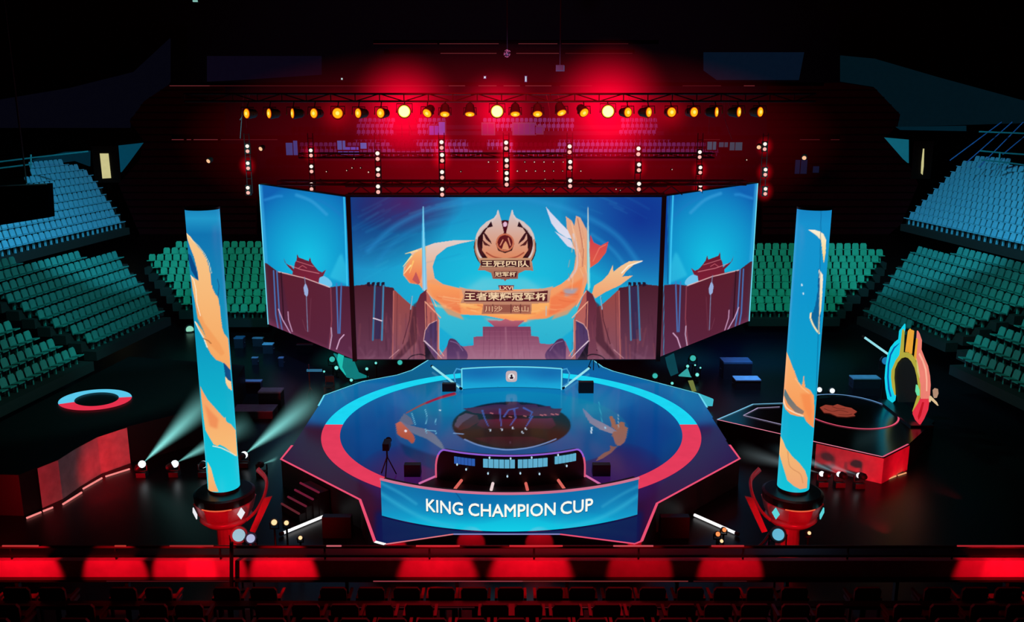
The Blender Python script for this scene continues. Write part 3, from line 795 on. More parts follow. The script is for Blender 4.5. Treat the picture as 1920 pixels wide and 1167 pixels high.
# ---------------- caster booth behind it
qL, qC, qR = on_z(818, 898, 0), on_z(957, 914, 0), on_z(1096, 897, 0)
c2, r2 = circ3(qL, qC, qR)
b0 = math.atan2(qL.y-c2.y, qL.x-c2.x); b1 = math.atan2(qR.y-c2.y, qR.x-c2.x)
if b1 < b0: b1 += 2*PI
hB = on_y(957, 855, qC.y).z
def wpt(t, z, dr=0.0): a = b0+(b1-b0)*t; return Vector((c2.x+(r2+dr)*math.cos(a), c2.y+(r2+dr)*math.sin(a), z))
prof = []
for i in range(9):
    a = PI-(PI/2)*i/8; prof.append((.07*(1+math.cos(a)), hB-.75+.75*math.sin(a)))
prof += [(.07+.86*i/24, hB) for i in range(1, 25)]
for i in range(1, 9):
    a = PI/2-(PI/2)*i/8; prof.append((.93+.07*math.cos(a), hB-.75+.75*math.sin(a)))
booth = thing('commentary_booth', (qC.x, (qL.y+qC.y)/2, 0), 'dark curved booth wall with a glowing purple rim behind the front board', 'booth')
m = MB()
for (t0, z0), (t1, z1) in zip(prof[:-1], prof[1:]):
    m.hull8([wpt(t0, 0, 0), wpt(t1+1e-4, 0, 0), wpt(t1+1e-4, 0, -.12), wpt(t0, 0, -.12)], [wpt(t0, z0, 0), wpt(t1+1e-4, z1, 0), wpt(t1+1e-4, z1, -.12), wpt(t0, z0, -.12)])
m.build('wall_shell', paint('booth_black_lacquer', (9, 3, 6), .45, c2=(14, 4, 8)), booth)
pts = [wpt(t, z, .01) for t, z in [(0, .05)]+prof+[(1, .05)]]
m = MB(); m.tube(pts[4:-4], .03); m.build('rim_light', glow('violet_rim', (150, 95, 215), .9), booth)['label'] = 'violet glowing top rim'
for s_ in (pts[:6], pts[-6:]):
    m = MB(); m.tube(s_, .032); m.build('rim_light', glow('pink_rim2', (225, 90, 125), .9), booth)['label'] = 'pink glowing side rim'
mon = glow('pale_blue_display', (105, 190, 225), .8)
for t0, t1, za, zc in ((.14, .28, .40, .16), (.33, .53, .42, .13), (.545, .545+.19, .42, .13), (.78, .93, .38, .12)):
    t1 = min(t1, .94)
    m = MB(); n = 6
    for i in range(n):
        a, b_ = t0+(t1-t0)*i/n, t0+(t1-t0)*(i+1)/n-.004
        m.hull8([wpt(a, hB-za, .02), wpt(b_, hB-za, .02), wpt(b_, hB-za, .05), wpt(a, hB-za, .05)], [wpt(a, hB-zc, .02), wpt(b_, hB-zc, .02), wpt(b_, hB-zc, .05), wpt(a, hB-zc, .05)])
    m.build('monitor', mon if t0 > .3 else glow('blue_display', (50, 100, 190), .8), booth)
for t, dz in ((.22, .55), (.36, .62), (.48, .7), (.56, .6), (.68, .66), (.86, .5), (.16, .42), (.5, .08), (.37, .07), (.63, .07), (.8, .07)):
    m = MB(); m.ball(wpt(t, hB-dz, .05), .03, 8, (1, 1, 1.5)); m.build('indicator_lamp', glow('ice_lamp', (190, 225, 245), .9), booth)
m = MB(); a, b_ = on_z(818, 893, .05), on_z(786, 907, .05); m.bar(a, b_, .035); 
a2, b2 = on_z(1096, 891, .05), on_z(1127, 909, .05)
m.bar(a2, b2, .035); m.build('foot_light', glow('mauve_foot', (215, 110, 170), .9), booth)
strip_px = [((875, 889), (853, 917)), ((927, 896), (921, 919)), ((983, 895), (989, 919)), ((1039, 890), (1058, 917))]
m = MB()
cov = [on_z(*q, .004) for q in ((818, 893), (787, 906), (800, 930), (957, 945), (1115, 930), (1127, 908), (1096, 891))]
m.add([(p.x, p.y, .02) for p in cov], [list(range(7))]); m.build('dark_floor_sheet', paint('booth_dark_sheet', (24, 4, 12), .6), booth)  # near-black sheet added over the dark ground before the booth
for k, (a, b_) in enumerate(strip_px):
    m = MB(); p, q = on_z(*a, .12), on_z(*b_, .12); m.bar(p, q, .05)
    m.build('divider_light', glow(('salmon_strip', 'white_strip', 'salmon_strip', 'salmon_strip')[k], ((225, 105, 95), (245, 220, 220), (0, 0, 0), (0, 0, 0))[k], .9), booth)

# ---------------- rear sign
RS = Canvas(840, 675, 1075, 740, 2)
RS.vgrad([(675, (20, 120, 175)), (700, (22, 125, 185)), (722, (24, 160, 210)), (740, (30, 180, 225))])
RS.radial(900, 700, 60, 20, (15, 95, 165), .6, .8); RS.radial(1030, 700, 50, 20, (15, 95, 165), .6, .8)
sL, sC, sR = on_z(866, 731, 0), on_z(958, 727, 0), on_z(1053, 731, 0)
c3, r3 = circ3(sL, sC, sR)
g0 = math.atan2(sL.y-c3.y, sL.x-c3.x); g1 = math.atan2(sR.y-c3.y, sR.x-c3.x)
hS = on_y(958, 688, sC.y).z
def spt(t, z, dr=0.0):
    a = g0+(g1-g0)*t; return Vector((c3.x+(r3+dr)*math.cos(a), c3.y+(r3+dr)*math.sin(a), z))
sign = thing('backdrop_sign', (sC.x, sC.y, 0), 'curved blue board with a small round badge at the back of the stage', 'sign')
V = np.array([spt(i/160, .02+(hS-.02)*j/40) for j in range(41) for i in range(161)])
grid_obj('display_panel', V, 160, 40, RS.sample(*proj_np(V)), led('sign_picture', 1.0, rough=.4), sign)
m = MB()
for i in range(20):
    t0, t1 = i/20, (i+1)/20
    m.hull8([spt(t0, 0, .02), spt(t1, 0, .02), spt(t1, 0, .2), spt(t0, 0, .2)], [spt(t0, hS-.02, .02), spt(t1, hS-.02, .02), spt(t1, hS-.02, .2), spt(t0, hS-.02, .2)])
m.build('back_casing', DARK, sign)
m = MB(); m.tube([spt(i/30, hS, -.02) for i in range(31)], .03); m.tube([spt(0, z, -.02) for z in (0, hS)], .03); m.tube([spt(1, z, -.02) for z in (0, hS)], .03); m.build('rim_light', CYAN_EDGE, sign)
for t, sg in ((0, -1), (1, 1)):
    p = spt(t, 0); 
    loop = [(p.x, p.y, .1), (p.x+sg*.28, p.y, .3), (p.x+sg*.34, p.y, .75), (p.x+sg*.22, p.y, hS), (p.x, p.y, hS-.05)]
    m = MB(); m.tube(loop, .035); m.build('side_bracket', glow('bracket_glow', (70, 165, 220), .85), sign)
bc = on_y(959, 706, sC.y-.08)
badge = MB(); sh = []
for i in range(32):
    a = 2*PI*i/32; q = (abs(math.cos(a))**4+abs(math.sin(a))**4)**-.25
    sh.append((bc.x+.25*q*math.cos(a), sC.y-.06, bc.z+.25*q*math.sin(a)))
badge.slab(sh, (0, -.06, 0)); badge.build('badge', glow('badge_cream', (205, 185, 190), .9), sign)
m = MB(); m.slab([(bc.x+.15*math.cos(a*PI/12), sC.y-.13, bc.z+.15*math.sin(a*PI/12)) for a in range(24)], (0, -.01, 0)); m.build('badge_face', glow('badge_white', (240, 238, 240), .9), sign)
m = MB(); m.slab([(bc.x+x*.1, sC.y-.15, bc.z+z*.1) for x, z in ((-.6, -1), (.7, -1), (.9, -.2), (.3, .2), (.5, .9), (-.1, 1.1), (-.5, .4), (-.2, 0), (-.9, -.4))], (0, -.01, 0)); m.build('badge_figure', glow('badge_dark', (40, 25, 45), 1), sign)

def rod(a, b_, r, label, cat='light tube', name='light_tube', mat=WHITE_GLOW, group=None, caps=True):
    t = thing(name, (Vector(a)+Vector(b_))/2, label, cat, group)
    m = MB(); m.bar(a, b_, r); m.build('tube', mat, t)
    d = (Vector(b_)-Vector(a)).normalized()
    if caps:
        for p, s_ in ((Vector(a), -1), (Vector(b_), 1)):
            m = MB(); m.bar(p, p+d*s_*.12, r*1.25); m.build('end_cap', BLACK, t)
    return t
pale = glow('pale_cyan_tube', (150, 225, 235), 1.0)
rod(on_z(811, 688, .15)+Vector((0, 0, .0)), on_z(863, 728, .08), .05, 'slanting pale cyan light tube left of the rear sign', mat=pale, group='tubes flanking the rear sign')
rod(on_z(1104, 691, .15), on_z(1057, 727, .08), .05, 'slanting pale cyan light tube right of the rear sign', mat=pale, group='tubes flanking the rear sign')
# ================================================================== arena shell
def S(name, pts, mat, off=(0, .3, 0)):
    m = MB(); m.slab(pts, off); return struct(name, m, mat)
m = MB(); m.box((0, 25, -1.1), (150, 150, .2))
struct('floor', m, paint('arena_floor', (9, 6, 10), .35, spec=.4))
m = MB(); m.box((0, 25, 27), (150, 150, .5)); struct('ceiling', m, paint('arena_ceiling', (6, 5, 8), .9))
for nm, c, sz in (('wall_rear', (0, 96, 13), (150, .6, 29)), ('wall_left', (-72, 25, 13), (.6, 150, 29)), ('wall_right', (72, 25, 13), (.6, 150, 29)), ('wall_front', (0, -48, 13), (150, .6, 29))):
    m = MB(); m.box(c, sz); struct(nm, m, paint('arena_wall', (12, 7, 11), .9))
# slatted side walls either side of the rear stand
slat_mat = paint('slatted_wall_board', (62, 20, 40), .7, spec=.1)
def slat_wall(px, name):
    y = 62; P = [on_y(a, b_, y) for a, b_ in px]
    m = MB(); m.slab(P, (0, .4, 0)); w = struct(name, m, slat_mat)
    zs = [p.z for p in P]; z = min(zs)+.5
    mm = MB()
    while z < max(zs)-.3:
        xs = []
        n = len(P)
        for i in range(n):
            a, b_ = P[i], P[(i+1) % n]
            if (a.z > z) != (b_.z > z): xs.append(a.x+(b_.x-a.x)*(z-a.z)/(b_.z-a.z))
        xs.sort()
        for i in range(0, len(xs)-1, 2): mm.box(((xs[i]+xs[i+1])/2, y-.08, z), (xs[i+1]-xs[i], .12, .12))
        z += .75
    struct(name.replace('wall', 'trim'), mm, paint('slat_dark', (22, 8, 16), .6, spec=.1))
slat_wall([(318, 158), (420, 158), (420, 270), (480, 270), (480, 462), (330, 462), (262, 440), (222, 345), (262, 300), (268, 262), (243, 228), (270, 190)], 'wall_rear_left')
slat_wall([(1440, 158), (1577, 155), (1640, 165), (1688, 215), (1682, 236), (1660, 258), (1705, 310), (1722, 345), (1690, 420), (1640, 462), (1430, 462), (1430, 270), (1440, 270)], 'wall_rear_right')
soffit = glow('soffit_glow', (3, 20, 28), .9); soffit_l = glow('soffit_glow_left', (5, 5, 14), .9)  # light on soffits and dark windows put in as faint glow
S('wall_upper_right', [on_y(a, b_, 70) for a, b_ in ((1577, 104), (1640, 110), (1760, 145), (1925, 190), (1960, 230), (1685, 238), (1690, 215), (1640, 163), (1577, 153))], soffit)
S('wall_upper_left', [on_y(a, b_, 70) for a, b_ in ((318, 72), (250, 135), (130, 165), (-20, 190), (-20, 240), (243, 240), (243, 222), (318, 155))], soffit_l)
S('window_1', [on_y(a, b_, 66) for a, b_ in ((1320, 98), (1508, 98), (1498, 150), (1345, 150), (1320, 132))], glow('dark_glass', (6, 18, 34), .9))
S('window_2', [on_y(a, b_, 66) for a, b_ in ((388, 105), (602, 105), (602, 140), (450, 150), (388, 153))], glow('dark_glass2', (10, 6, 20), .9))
tealw = glow('lit_teal_wall', (4, 62, 84), .9)  # teal light on these walls is painted as glow
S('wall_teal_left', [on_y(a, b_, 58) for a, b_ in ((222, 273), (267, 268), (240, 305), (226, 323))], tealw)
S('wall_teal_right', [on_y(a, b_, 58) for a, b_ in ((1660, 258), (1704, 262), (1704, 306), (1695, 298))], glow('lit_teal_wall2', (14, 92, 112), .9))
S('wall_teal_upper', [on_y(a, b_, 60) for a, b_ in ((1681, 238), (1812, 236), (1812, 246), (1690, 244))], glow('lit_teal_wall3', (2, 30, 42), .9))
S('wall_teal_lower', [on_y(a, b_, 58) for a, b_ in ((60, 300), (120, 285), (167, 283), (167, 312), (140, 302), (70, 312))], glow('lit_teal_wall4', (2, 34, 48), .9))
def door(n, px, label):
    y = 55; P = [on_y(a, b_, y) for a, b_ in px]
    x0 = min(p.x for p in P)-.35; x1 = max(p.x for p in P)+.35; z0 = min(p.z for p in P)-.1; z1 = max(p.z for p in P)+.4
    m = MB(); m.box(((x0+x1)/2, y+.2, (z0+z1)/2), (x1-x0+.9, .2, z1-z0+.6)); o = struct('door_%d' % n, m, paint('dark_lobby_wall', (4, 4, 8), .9))
    m = MB(); m.slab(P, (0, .05, 0)); g = m.build('lit_doorway', glow('warm_doorway', (205, 198, 140), .95), o)
door(1, [(187, 288), (203, 288), (208, 334), (192, 335)], '')
door(2, [(1731, 279), (1733, 279), (1732, 312), (1730, 328), (1727, 325), (1728, 305)], '')

# ---------------- ceiling beams, light caught on their edges painted as glowing strips
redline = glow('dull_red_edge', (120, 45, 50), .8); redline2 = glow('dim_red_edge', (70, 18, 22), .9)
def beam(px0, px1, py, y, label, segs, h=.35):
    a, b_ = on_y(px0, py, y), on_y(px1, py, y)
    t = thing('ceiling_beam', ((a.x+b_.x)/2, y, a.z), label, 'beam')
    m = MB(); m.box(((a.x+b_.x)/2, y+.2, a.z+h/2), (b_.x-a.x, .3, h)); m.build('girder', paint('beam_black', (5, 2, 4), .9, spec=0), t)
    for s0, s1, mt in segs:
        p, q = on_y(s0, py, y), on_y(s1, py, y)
        m = MB(); m.box(((p.x+q.x)/2, y+.02, p.z), (q.x-p.x, .05, .045)); m.build('painted_edge_glint', mt, t)
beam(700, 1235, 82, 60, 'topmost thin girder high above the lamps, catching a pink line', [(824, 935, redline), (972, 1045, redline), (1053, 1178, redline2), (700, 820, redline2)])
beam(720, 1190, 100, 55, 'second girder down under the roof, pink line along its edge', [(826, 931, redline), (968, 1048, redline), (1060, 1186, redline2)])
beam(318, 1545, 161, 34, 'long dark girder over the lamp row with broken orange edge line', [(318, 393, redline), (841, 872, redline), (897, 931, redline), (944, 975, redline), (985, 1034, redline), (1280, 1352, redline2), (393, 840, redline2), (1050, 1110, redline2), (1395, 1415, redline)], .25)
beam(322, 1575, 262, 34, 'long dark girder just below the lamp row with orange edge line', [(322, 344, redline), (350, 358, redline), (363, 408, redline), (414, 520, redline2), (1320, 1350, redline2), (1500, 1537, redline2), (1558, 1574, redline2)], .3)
# mirror-ball cluster
p = on_y(951, 98, 50)
t = thing('mirror_cluster', p, 'small pink sparkling cluster hanging at the centre of the roof', 'mirror ball')
random.seed(3)
m = MB()
for k in range(60):
    th, ph = random.uniform(0, PI), random.uniform(0, 2*PI)
    q = p+Vector((.3*math.sin(th)*math.cos(ph), .3*math.sin(th)*math.sin(ph), .3*math.cos(th)-.1))
    m.ball(q, random.uniform(.02, .05), 6)
m.build('painted_glints', glow('pink_sparkle', (190, 90, 140), .9), t)  # pink glints on the ball painted as glowing specks
m = MB(); m.ball(p+Vector((0, 0, -.1)), .28, 14); m.build('ball', BLACK, t)
m = MB(); m.bar(p+Vector((0, 0, .2)), (p.x, p.y, 26.7), .03); m.build('hanging_rod', BLACK, t)
for x0, y0, w, h, col, lb in ((909, 145, .14, .14, (215, 235, 245), 'tiny white safety lamp left of the roof centre'), (986, 148, .1, .42, (190, 225, 230), 'tiny upright white lamp right of the roof centre'),
                              (641, 148, .12, .14, (190, 220, 220), 'tiny pale lamp above the left end of the lamp row'), (366, 2, .3, .1, (140, 200, 190), 'tiny pale green lamp at the top edge of the dark roof')):
    q = on_y(x0, y0, 48 if y0 > 50 else 30)
    t = thing('safety_lamp', q, lb, 'lamp'); m = MB(); m.box(q, (w, .1, h)); m.build('lens', glow('safety%d' % x0, col, .9), t)
    m = MB(); m.box(q+Vector((0, .12, 0)), (w+.1, .12, h+.1)); m.build('housing', BLACK, t)
# small monitor in the roof
q = on_y(1050, 128, 50); t = thing('roof_monitor', q, 'small dark monitor with blue lit edge hanging under the roof', 'monitor')
m = MB(); m.box(q, (.75, .1, .55)); m.build('screen_case', BLACK, t)
m = MB(); m.box(q+Vector((.36, -.08, -.02)), (.06, .05, .5)); m.box(q+Vector((0, -.08, -.22)), (.6, .05, .06)); m.build('lit_edge', glow('blue_edge', (20, 75, 115), .9), t)
m = MB(); m.bar(q+Vector((0, 0, .27)), (q.x, q.y, 26.7), .04); m.build('hanging_rod', BLACK, t)

# ---------------- truss row of lamps
YT = 1.6
def chord_truss(px0, px1, pyt, pyb, y, label, mat=DIMTRUSS, dep=.6, r=.035, step=.9):
    a, b_ = on_y(px0, pyt, y), on_y(px1, pyt, y); zt_, zb_ = a.z, on_y((px0+px1)/2, pyb, y).z
    t = MB()
    for z in (zt_, zb_):
        for yy in (y, y+dep): t.bar((a.x, yy, z), (b_.x, yy, z), r)
    x = a.x; up = True
    while x < b_.x-.01:
        x2 = min(x+step, b_.x)
        t.bar((x, y, zt_ if up else zb_), (x2, y, zb_ if up else zt_), r*.6, 5)
        t.bar((x, y, zt_), (x, y, zb_), r*.6, 5); t.bar((x, y, zt_), (x2, y+dep, zt_), r*.6, 5); t.bar((x, y, zb_), (x, y+dep, zb_), r*.6, 5)
        up = not up; x = x2
    o = t.build('lighting_truss', mat); tag(o, label, 'truss'); return o
chord_truss(345, 1530, 176, 190, YT+.3, 'long horizontal truss carrying the row of amber lamps')
lamps = [(463, .7, 1, -1), (505, .55, 1, -1), (549, .4, 1, -1), (589, .8, .9, -1), (633, 1, 1, -1), (672, .65, .95, -1), (714, .82, .9, -1), (758, 1, 1, 0), (801, .9, .85, -1), (834, 1, .55, -1), (881, 1, .45, -1),
         (932, 1, 1, 0), (966, 1, .5, 1), (1008, 1, .6, 1), (1053, .95, .6, 1), (1095, .9, .85, 1), (1140, 1, 1, 0), (1177, .8, .9, 1), (1216, .6, .95, 1), (1259, .95, 1, 1), (1301, .85, .95, 1), (1343, .42, .95, 1), (1385, .5, .95, 1), (1425, .7, 1, 1)]
amber = glow('amber_lens', (255, 186, 20), 1.05); amber_c = glow('amber_filament', (255, 232, 110), 1.1); amber_r = glow('orange_rim', (225, 70, 10), .9)
hot = glow('hot_lens', (255, 190, 50), 1.2); hot_c = glow('hot_core', (255, 252, 170), 1.4)
place = ['leftmost', 'second', 'third', 'fourth', 'fifth', 'sixth', 'seventh', 'eighth', 'ninth', 'tenth', 'eleventh', 'twelfth']
for i, (px, w, h, s_) in enumerate(lamps):
    big = px in (758, 932, 1140)
    py = 209 if big else 213-(px-463)*3/960+(2 if w == 1 and h < .7 else 0)
    c = on_y(px, py, YT); r = .23 if big else (.205 if px == 633 else .185)
    yaw = s_*math.acos(min(1, w))*.9; pit = math.acos(min(1, h)) if h < .9 else 0
    d = Vector((math.sin(yaw)*-1*-1, -math.cos(yaw)*math.cos(pit), -math.sin(pit))).normalized()
    who = (place[i]+' from the left') if i < 12 else ((place[23-i] if i < 23 else 'rightmost')+(' from the right' if i < 23 else ''))
    who = who.replace('leftmost from the left', 'leftmost')
    bl_ = 'blazing bright' if big else 'amber'
    t = thing('stage_lamp', c, '%s round lamp, %s in the long lamp row' % (bl_, who), 'stage lamp', 'lamps in the long row above the screens')
    m = MB(); m.lathe(c, [(r*.45, -.42), (r*.8, -.34), (r*1.05, -.1), (r*1.12, 0), (r*1.02, 0), (r*.98, -.03)], 16, ax=d); m.build('housing', BLACK, t)
    m = MB(); m.lathe(c+d*.004, [(r*.97, 0), (r*.97, .012)], 24, ax=d); m.build('rim_glow', amber_r if not big else hot, t)
    m = MB(); m.lathe(c+d*.018, [(r*.84, 0), (r*.84, .012)], 24, ax=d); ln_ = m.build('lens', amber if not big else hot_c, t)
    if not big:
        m = MB(); m.lathe(c+d*.034, [(r*.35, 0), (r*.35, .01)], 12, ax=d); m.build('filament', amber_c, ln_)
    m = MB(); z1 = on_y(px, 190, YT+.3).z
    m.tube([c+Vector((-r*1.25, 0, -.05)), c+Vector((-r*1.25, .1, r*1.2)), c+Vector((r*1.25, .1, r*1.2)), c+Vector((r*1.25, 0, -.05))], .02, 6); m.bar(c+Vector((0, .1, r*1.2)), (c.x, YT+.3, z1), .02, 6)
    m.build('yoke', BLACK, t)

# ---------------- hanging ladders of paired blinders
cols = [(462, (275, 284, 311, 321, 357)), (583, (287, 317, 350)), (708, (293, 323, 355)), (828, (272, 296, 328, 360)), (949, (273, 306, 330, 341)), (1068, (280, 309, 344)), (1197, (284, 314, 350)), (1312, (290, 319, 353)), (1434, (275, 323, 359))]
cols[0] = (464, (279, 311, 357))
whiteb = glow('blinder_lens', (255, 225, 215), 1.3); pinkb = glow('blinder_red', (235, 40, 60), 1.1)
colname = ['outermost left', 'second left', 'third left', 'fourth left', 'central', 'fourth right', 'third right', 'second right', 'outermost right']
for ci, (px, ys) in enumerate(cols):
    Y = 6.6 if 3 < ci < 5 else (7.2 if 1 < ci < 7 else 11.5)
    ztop = on_y(px, 258, Y).z; zbot = on_y(px, ys[-1]+6, Y).z; x = on_y(px, 310, Y).x
    m = MB()
    for sx in (-.12, .12): m.bar((x+sx, Y+.15, zbot), (x+sx, Y+.15, ztop+.2), .02, 6)
    z = zbot
    while z < ztop+.2: m.bar((x-.12, Y+.15, z), (x+.12, Y+.15, z), .014, 5); z += .35
    tag(m.build('hanging_ladder', DIMTRUSS), 'thin upright ladder truss of the %s blinder column' % colname[ci], 'truss', 'ladder trusses above the screens')
    for k, py in enumerate(ys):
        c = on_y(px+(1 if k else 0), py, Y)
        t = thing('blinder_lamp', c, 'small twin blinder, %s on the %s ladder' % (['top one', 'second down', 'third down', 'fourth down'][k], colname[ci]), 'stage lamp', 'twin blinders on the hanging ladders')
        m = MB(); m.box(c+Vector((0, .08, 0)), (.26, .12, .5)); m.build('housing', BLACK, t)
        for dz in (.12, -.12):
            m = MB(); m.lathe(c+Vector((0, .0, dz)), [(.085, 0), (.085, .03)], 12, ax=(0, -1, 0)); m.build('lens', whiteb if dz > 0 else glow('blinder_lens2', (250, 170, 160), 1.2), t)
for px, py, lb in ((489, 279, 'small stray pale lamp beside the outermost left ladder'), (391, 302, 'small stray pale lamp on the far left of the lamp truss'), (1423, 276, 'small dim amber lamp beside the outermost right ladder'), (1508, 296, 'small pale lamp right of the outermost right ladder')):
    c = on_y(px, py, 12); t = thing('stage_lamp', c, lb, 'stage lamp')
    m = MB(); m.lathe(c, [(.06, -.3), (.12, -.2), (.14, 0)], 12, ax=(-.4, -1, -.4)); m.build('housing', BLACK, t)
    m = MB(); m.lathe(c+Vector((-.4, -1, -.4)).normalized()*.02, [(.1, 0), (.1, .01)], 12, ax=(-.4, -1, -.4)); m.build('lens', glow('stray_lens', (255, 195, 150), 1), t)
chord_truss(560, 1340, 288, 296, 12.2, 'red lit cross truss behind the blinder ladders')
chord_truss(520, 1400, 340, 347, 10.2, 'lower red lit cross truss just above the screens')
# ---------------- red haze around the bright lamps and the roof
def ball(name, c, rad, mat, label):
    m = MB(); m.ball((0, 0, 0), 1, 24); me = m.mesh(name, mat)
    o = bpy.data.objects.new(name, me); COL.objects.link(o); o.location = c; o.scale = rad
    tag(o, label, 'haze', kind='stuff'); return o
hz = haze_ball('red_haze', (255, 0, 45), .75, 2.2)
for px, lb, r in ((758, 'red haze glowing behind the left blazing lamp', 2.6), (932, 'red haze glowing behind the centre blazing lamp', 1.9), (1140, 'red haze glowing behind the right blazing lamp', 3.0)):
    ball('red_haze', on_y(px, 210, YT+.55+r), (r, r, r), hz, lb)
for px, r, lb in ((633, 1.2, 'faint red haze behind the fifth lamp from the left'), (1259, 1.1, 'faint red haze behind the fifth lamp from the right')):
    ball('red_haze', on_y(px, 213, YT+.5+r), (r, r, r), haze_ball('red_haze_s', (255, 0, 30), .35, 2.4), lb)
ball('roof_haze', on_y(955, 268, 24), (21, 7, 6.2), haze_ball('roof_haze', (255, 0, 45), .024, 1.1), 'wide dark red haze filling the air under the roof')
ball('roof_haze', on_y(955, 330, 20), (13.5, 5, 3.2), haze_ball('roof_haze2', (255, 0, 30), .019, 1.1), 'denser red haze just above the screens')
LH = haze_ball('lamp_haze', (255, 0, 30), 1.3, 1.8)
for ci, k in ((1, 0), (3, 0), (3, 1), (4, 1), (4, 2), (4, 0), (5, 1), (6, 1), (7, 1), (7, 2), (0, 1), (8, 1), (8, 0), (8, 2)):
    px, ys = cols[ci]; Y = 6.6 if 3 < ci < 5 else (7.2 if 1 < ci < 7 else 11.5)
    r = .62 if ci in (3, 4) else .5
    ball('lamp_haze', on_y(px, ys[k], Y+r+.3), (r, r, r*1.2), LH, 'small red halo behind %s blinder of the %s ladder' % (['the top', 'the second', 'the third'][k], colname[ci]))

rn2 = random.Random(21)
# lit control-room windows and boxes far behind the trusses
for px0, py0, px1, py1, col, lb in ((537, 268, 548, 291, (22, 60, 120), 'dim blue window far behind the second left ladder'), (551, 264, 557, 291, (26, 60, 125), 'narrow blue window right of the dim blue one'),
        (633, 264, 647, 281, (28, 80, 150), 'small blue booth window left of the third left ladder'), (634, 284, 673, 290, (30, 70, 160), 'long blue booth window strip under the small window'), (648, 276, 672, 281, (60, 70, 170), 'slim violet blue strip between the small windows'),
        (676, 268, 687, 279, (30, 90, 170), 'square blue window touching the third left ladder'), (805, 236, 822, 253, (40, 50, 150), 'small violet blue panel below the lamp row left of centre'), (823, 229, 834, 253, (60, 65, 160), 'upright violet panel beside the small violet blue panel'),
        (963, 232, 1003, 252, (70, 40, 95), 'wide mauve window below the centre blazing lamp'), (1004, 238, 1017, 250, (60, 36, 90), 'small mauve window right of the wide mauve one'), (905, 232, 926, 252, (80, 30, 80), 'mauve window just left of the centre ladder'),
        (1326, 266, 1343, 281, (30, 75, 95), 'teal grey window right of the second right ladder'), (1348, 267, 1365, 276, (25, 60, 80), 'second teal grey window right of the ladder'), (1368, 267, 1392, 282, (28, 66, 84), 'third teal grey window near the outermost right ladder'),
        (1490, 300, 1514, 326, (10, 22, 48), 'dark blue window on the right slatted wall'), (1524, 312, 1536, 324, (10, 20, 44), 'small dark blue window on the right slatted wall')):
    Y_ = 58; a, b_ = on_y(px0, py1, Y_), on_y(px1, py0, Y_); t = thing('booth_window', ((a.x+b_.x)/2, Y_, a.z), lb, 'window'); tag(t, kind='thing')
    m = MB(); m.box(((a.x+b_.x)/2, Y_, (a.z+b_.z)/2), (b_.x-a.x, .06, b_.z-a.z)); m.build('pane', glow('booth_%d_%d' % (px0, py0), col, .9), t)
    m = MB(); m.box(((a.x+b_.x)/2, Y_+.06, (a.z+b_.z)/2), (b_.x-a.x+.25, .05, b_.z-a.z+.25)); m.build('frame', BLACK, t)
    m = MB()
    k = a.x+.5
    while k < b_.x-.2: m.box((k, Y_-.04, (a.z+b_.z)/2), (.07, .04, b_.z-a.z)); k += .55
    if m.v: m.build('mullion', BLACK, t)
spk = glow('pin_lamp_glow', (235, 190, 170), 1)
pins = [(984+q*18, 304) for q in range(5)]+[(970+q*17, 321) for q in range(8)]+[(864, 322), (916, 304), (933, 304), (933, 321), (866, 340), (1022, 337), (1038, 338), (1108, 338), (1155, 355), (1163, 357), (650, 320), (660, 315), (676, 315), (691, 323), (612, 322), (1020, 355), (1038, 356), (600, 338), (656, 295), (664, 298), (1400, 300), (1260, 318)]
for q, (px, py) in enumerate(pins):
    c = on_y(px, py, 12.9 if q % 2 else 12.6); m = MB(); m.lathe(c, [(.035, .0), (.06, -.12), (.03, -.2)][::-1], 8, ax=(0, -1, 0))
    t = thing('pin_lamp', c, 'tiny pin lamp dotted in the red truss above the screens', 'lamp', 'pin lamps above the screens'); m.build('housing', BLACK, t)
    m = MB(); m.ball(c+Vector((0, -.02, 0)), rn2.uniform(.02, .038), 8); m.build('bulb', spk, t)
cab = paint('pale_cable', (150, 120, 130), .5)
for q in range(26):
    px = rn2.choice([690, 715, 735, 640, 760, 785, 1040, 1190, 1205, 1225, 655, 1360, 1345, 425, 455])+rn2.uniform(-18, 18); Y_ = 5
    a = on_y(px, 178, Y_); b_ = on_y(px+rn2.uniform(-14, 14), rn2.uniform(215, 262), Y_)
    m = MB(); m.tube(smooth([a, (a+b_)/2+Vector((rn2.uniform(-.2, .2), 0, 0)), b_], 4), .012, 5)
    tag(m.build('hanging_cable', cab), 'thin pale cable hanging loose behind the lamp row', 'cable', 'loose cables behind the lamp row')
# ================================================================== seating
seat_mats = {'cyan': paint('cyan_lit_seat', (110, 175, 205), .4, c2=(80, 145, 185)), 'teal': paint('teal_lit_seat', (52, 135, 132), .45, c2=(38, 108, 108)), 'green': paint('green_lit_seat', (60, 165, 140), .5, c2=(40, 125, 105)),  # tint of the stand light put into each seat colour
             'violet': paint('violet_lit_seat', (150, 140, 190), .5)}
TIER = paint('concrete_tier', (14, 14, 20), .8)
def seat_mb(w=.42):
    m = MB()
    R = Matrix.Rotation(math.radians(-14), 3, 'X')
    # rounded back, facing -Y
    prof = [(-w/2, 0), (w/2, 0), (w/2, .36), (w/2-.06, .46), (-w/2+.06, .46), (-w/2, .36)]
    m.slab([R@Vector((x, 0, z))+Vector((0, .12, .34)) for x, z in prof], R@Vector((0, .05, 0)))
    m.slab([(-w/2+.02, -.26, .40), (w/2-.02, -.26, .40), (w/2-.02, .12, .36), (-w/2+.02, .12, .36)], (0, 0, .05))
    m.box((0, .05, .18), (.08, .1, .36))
    return m
seat_mesh = {k: seat_mb().mesh('stand_seat', v) for k, v in seat_mats.items()}
ALLSEATS = []
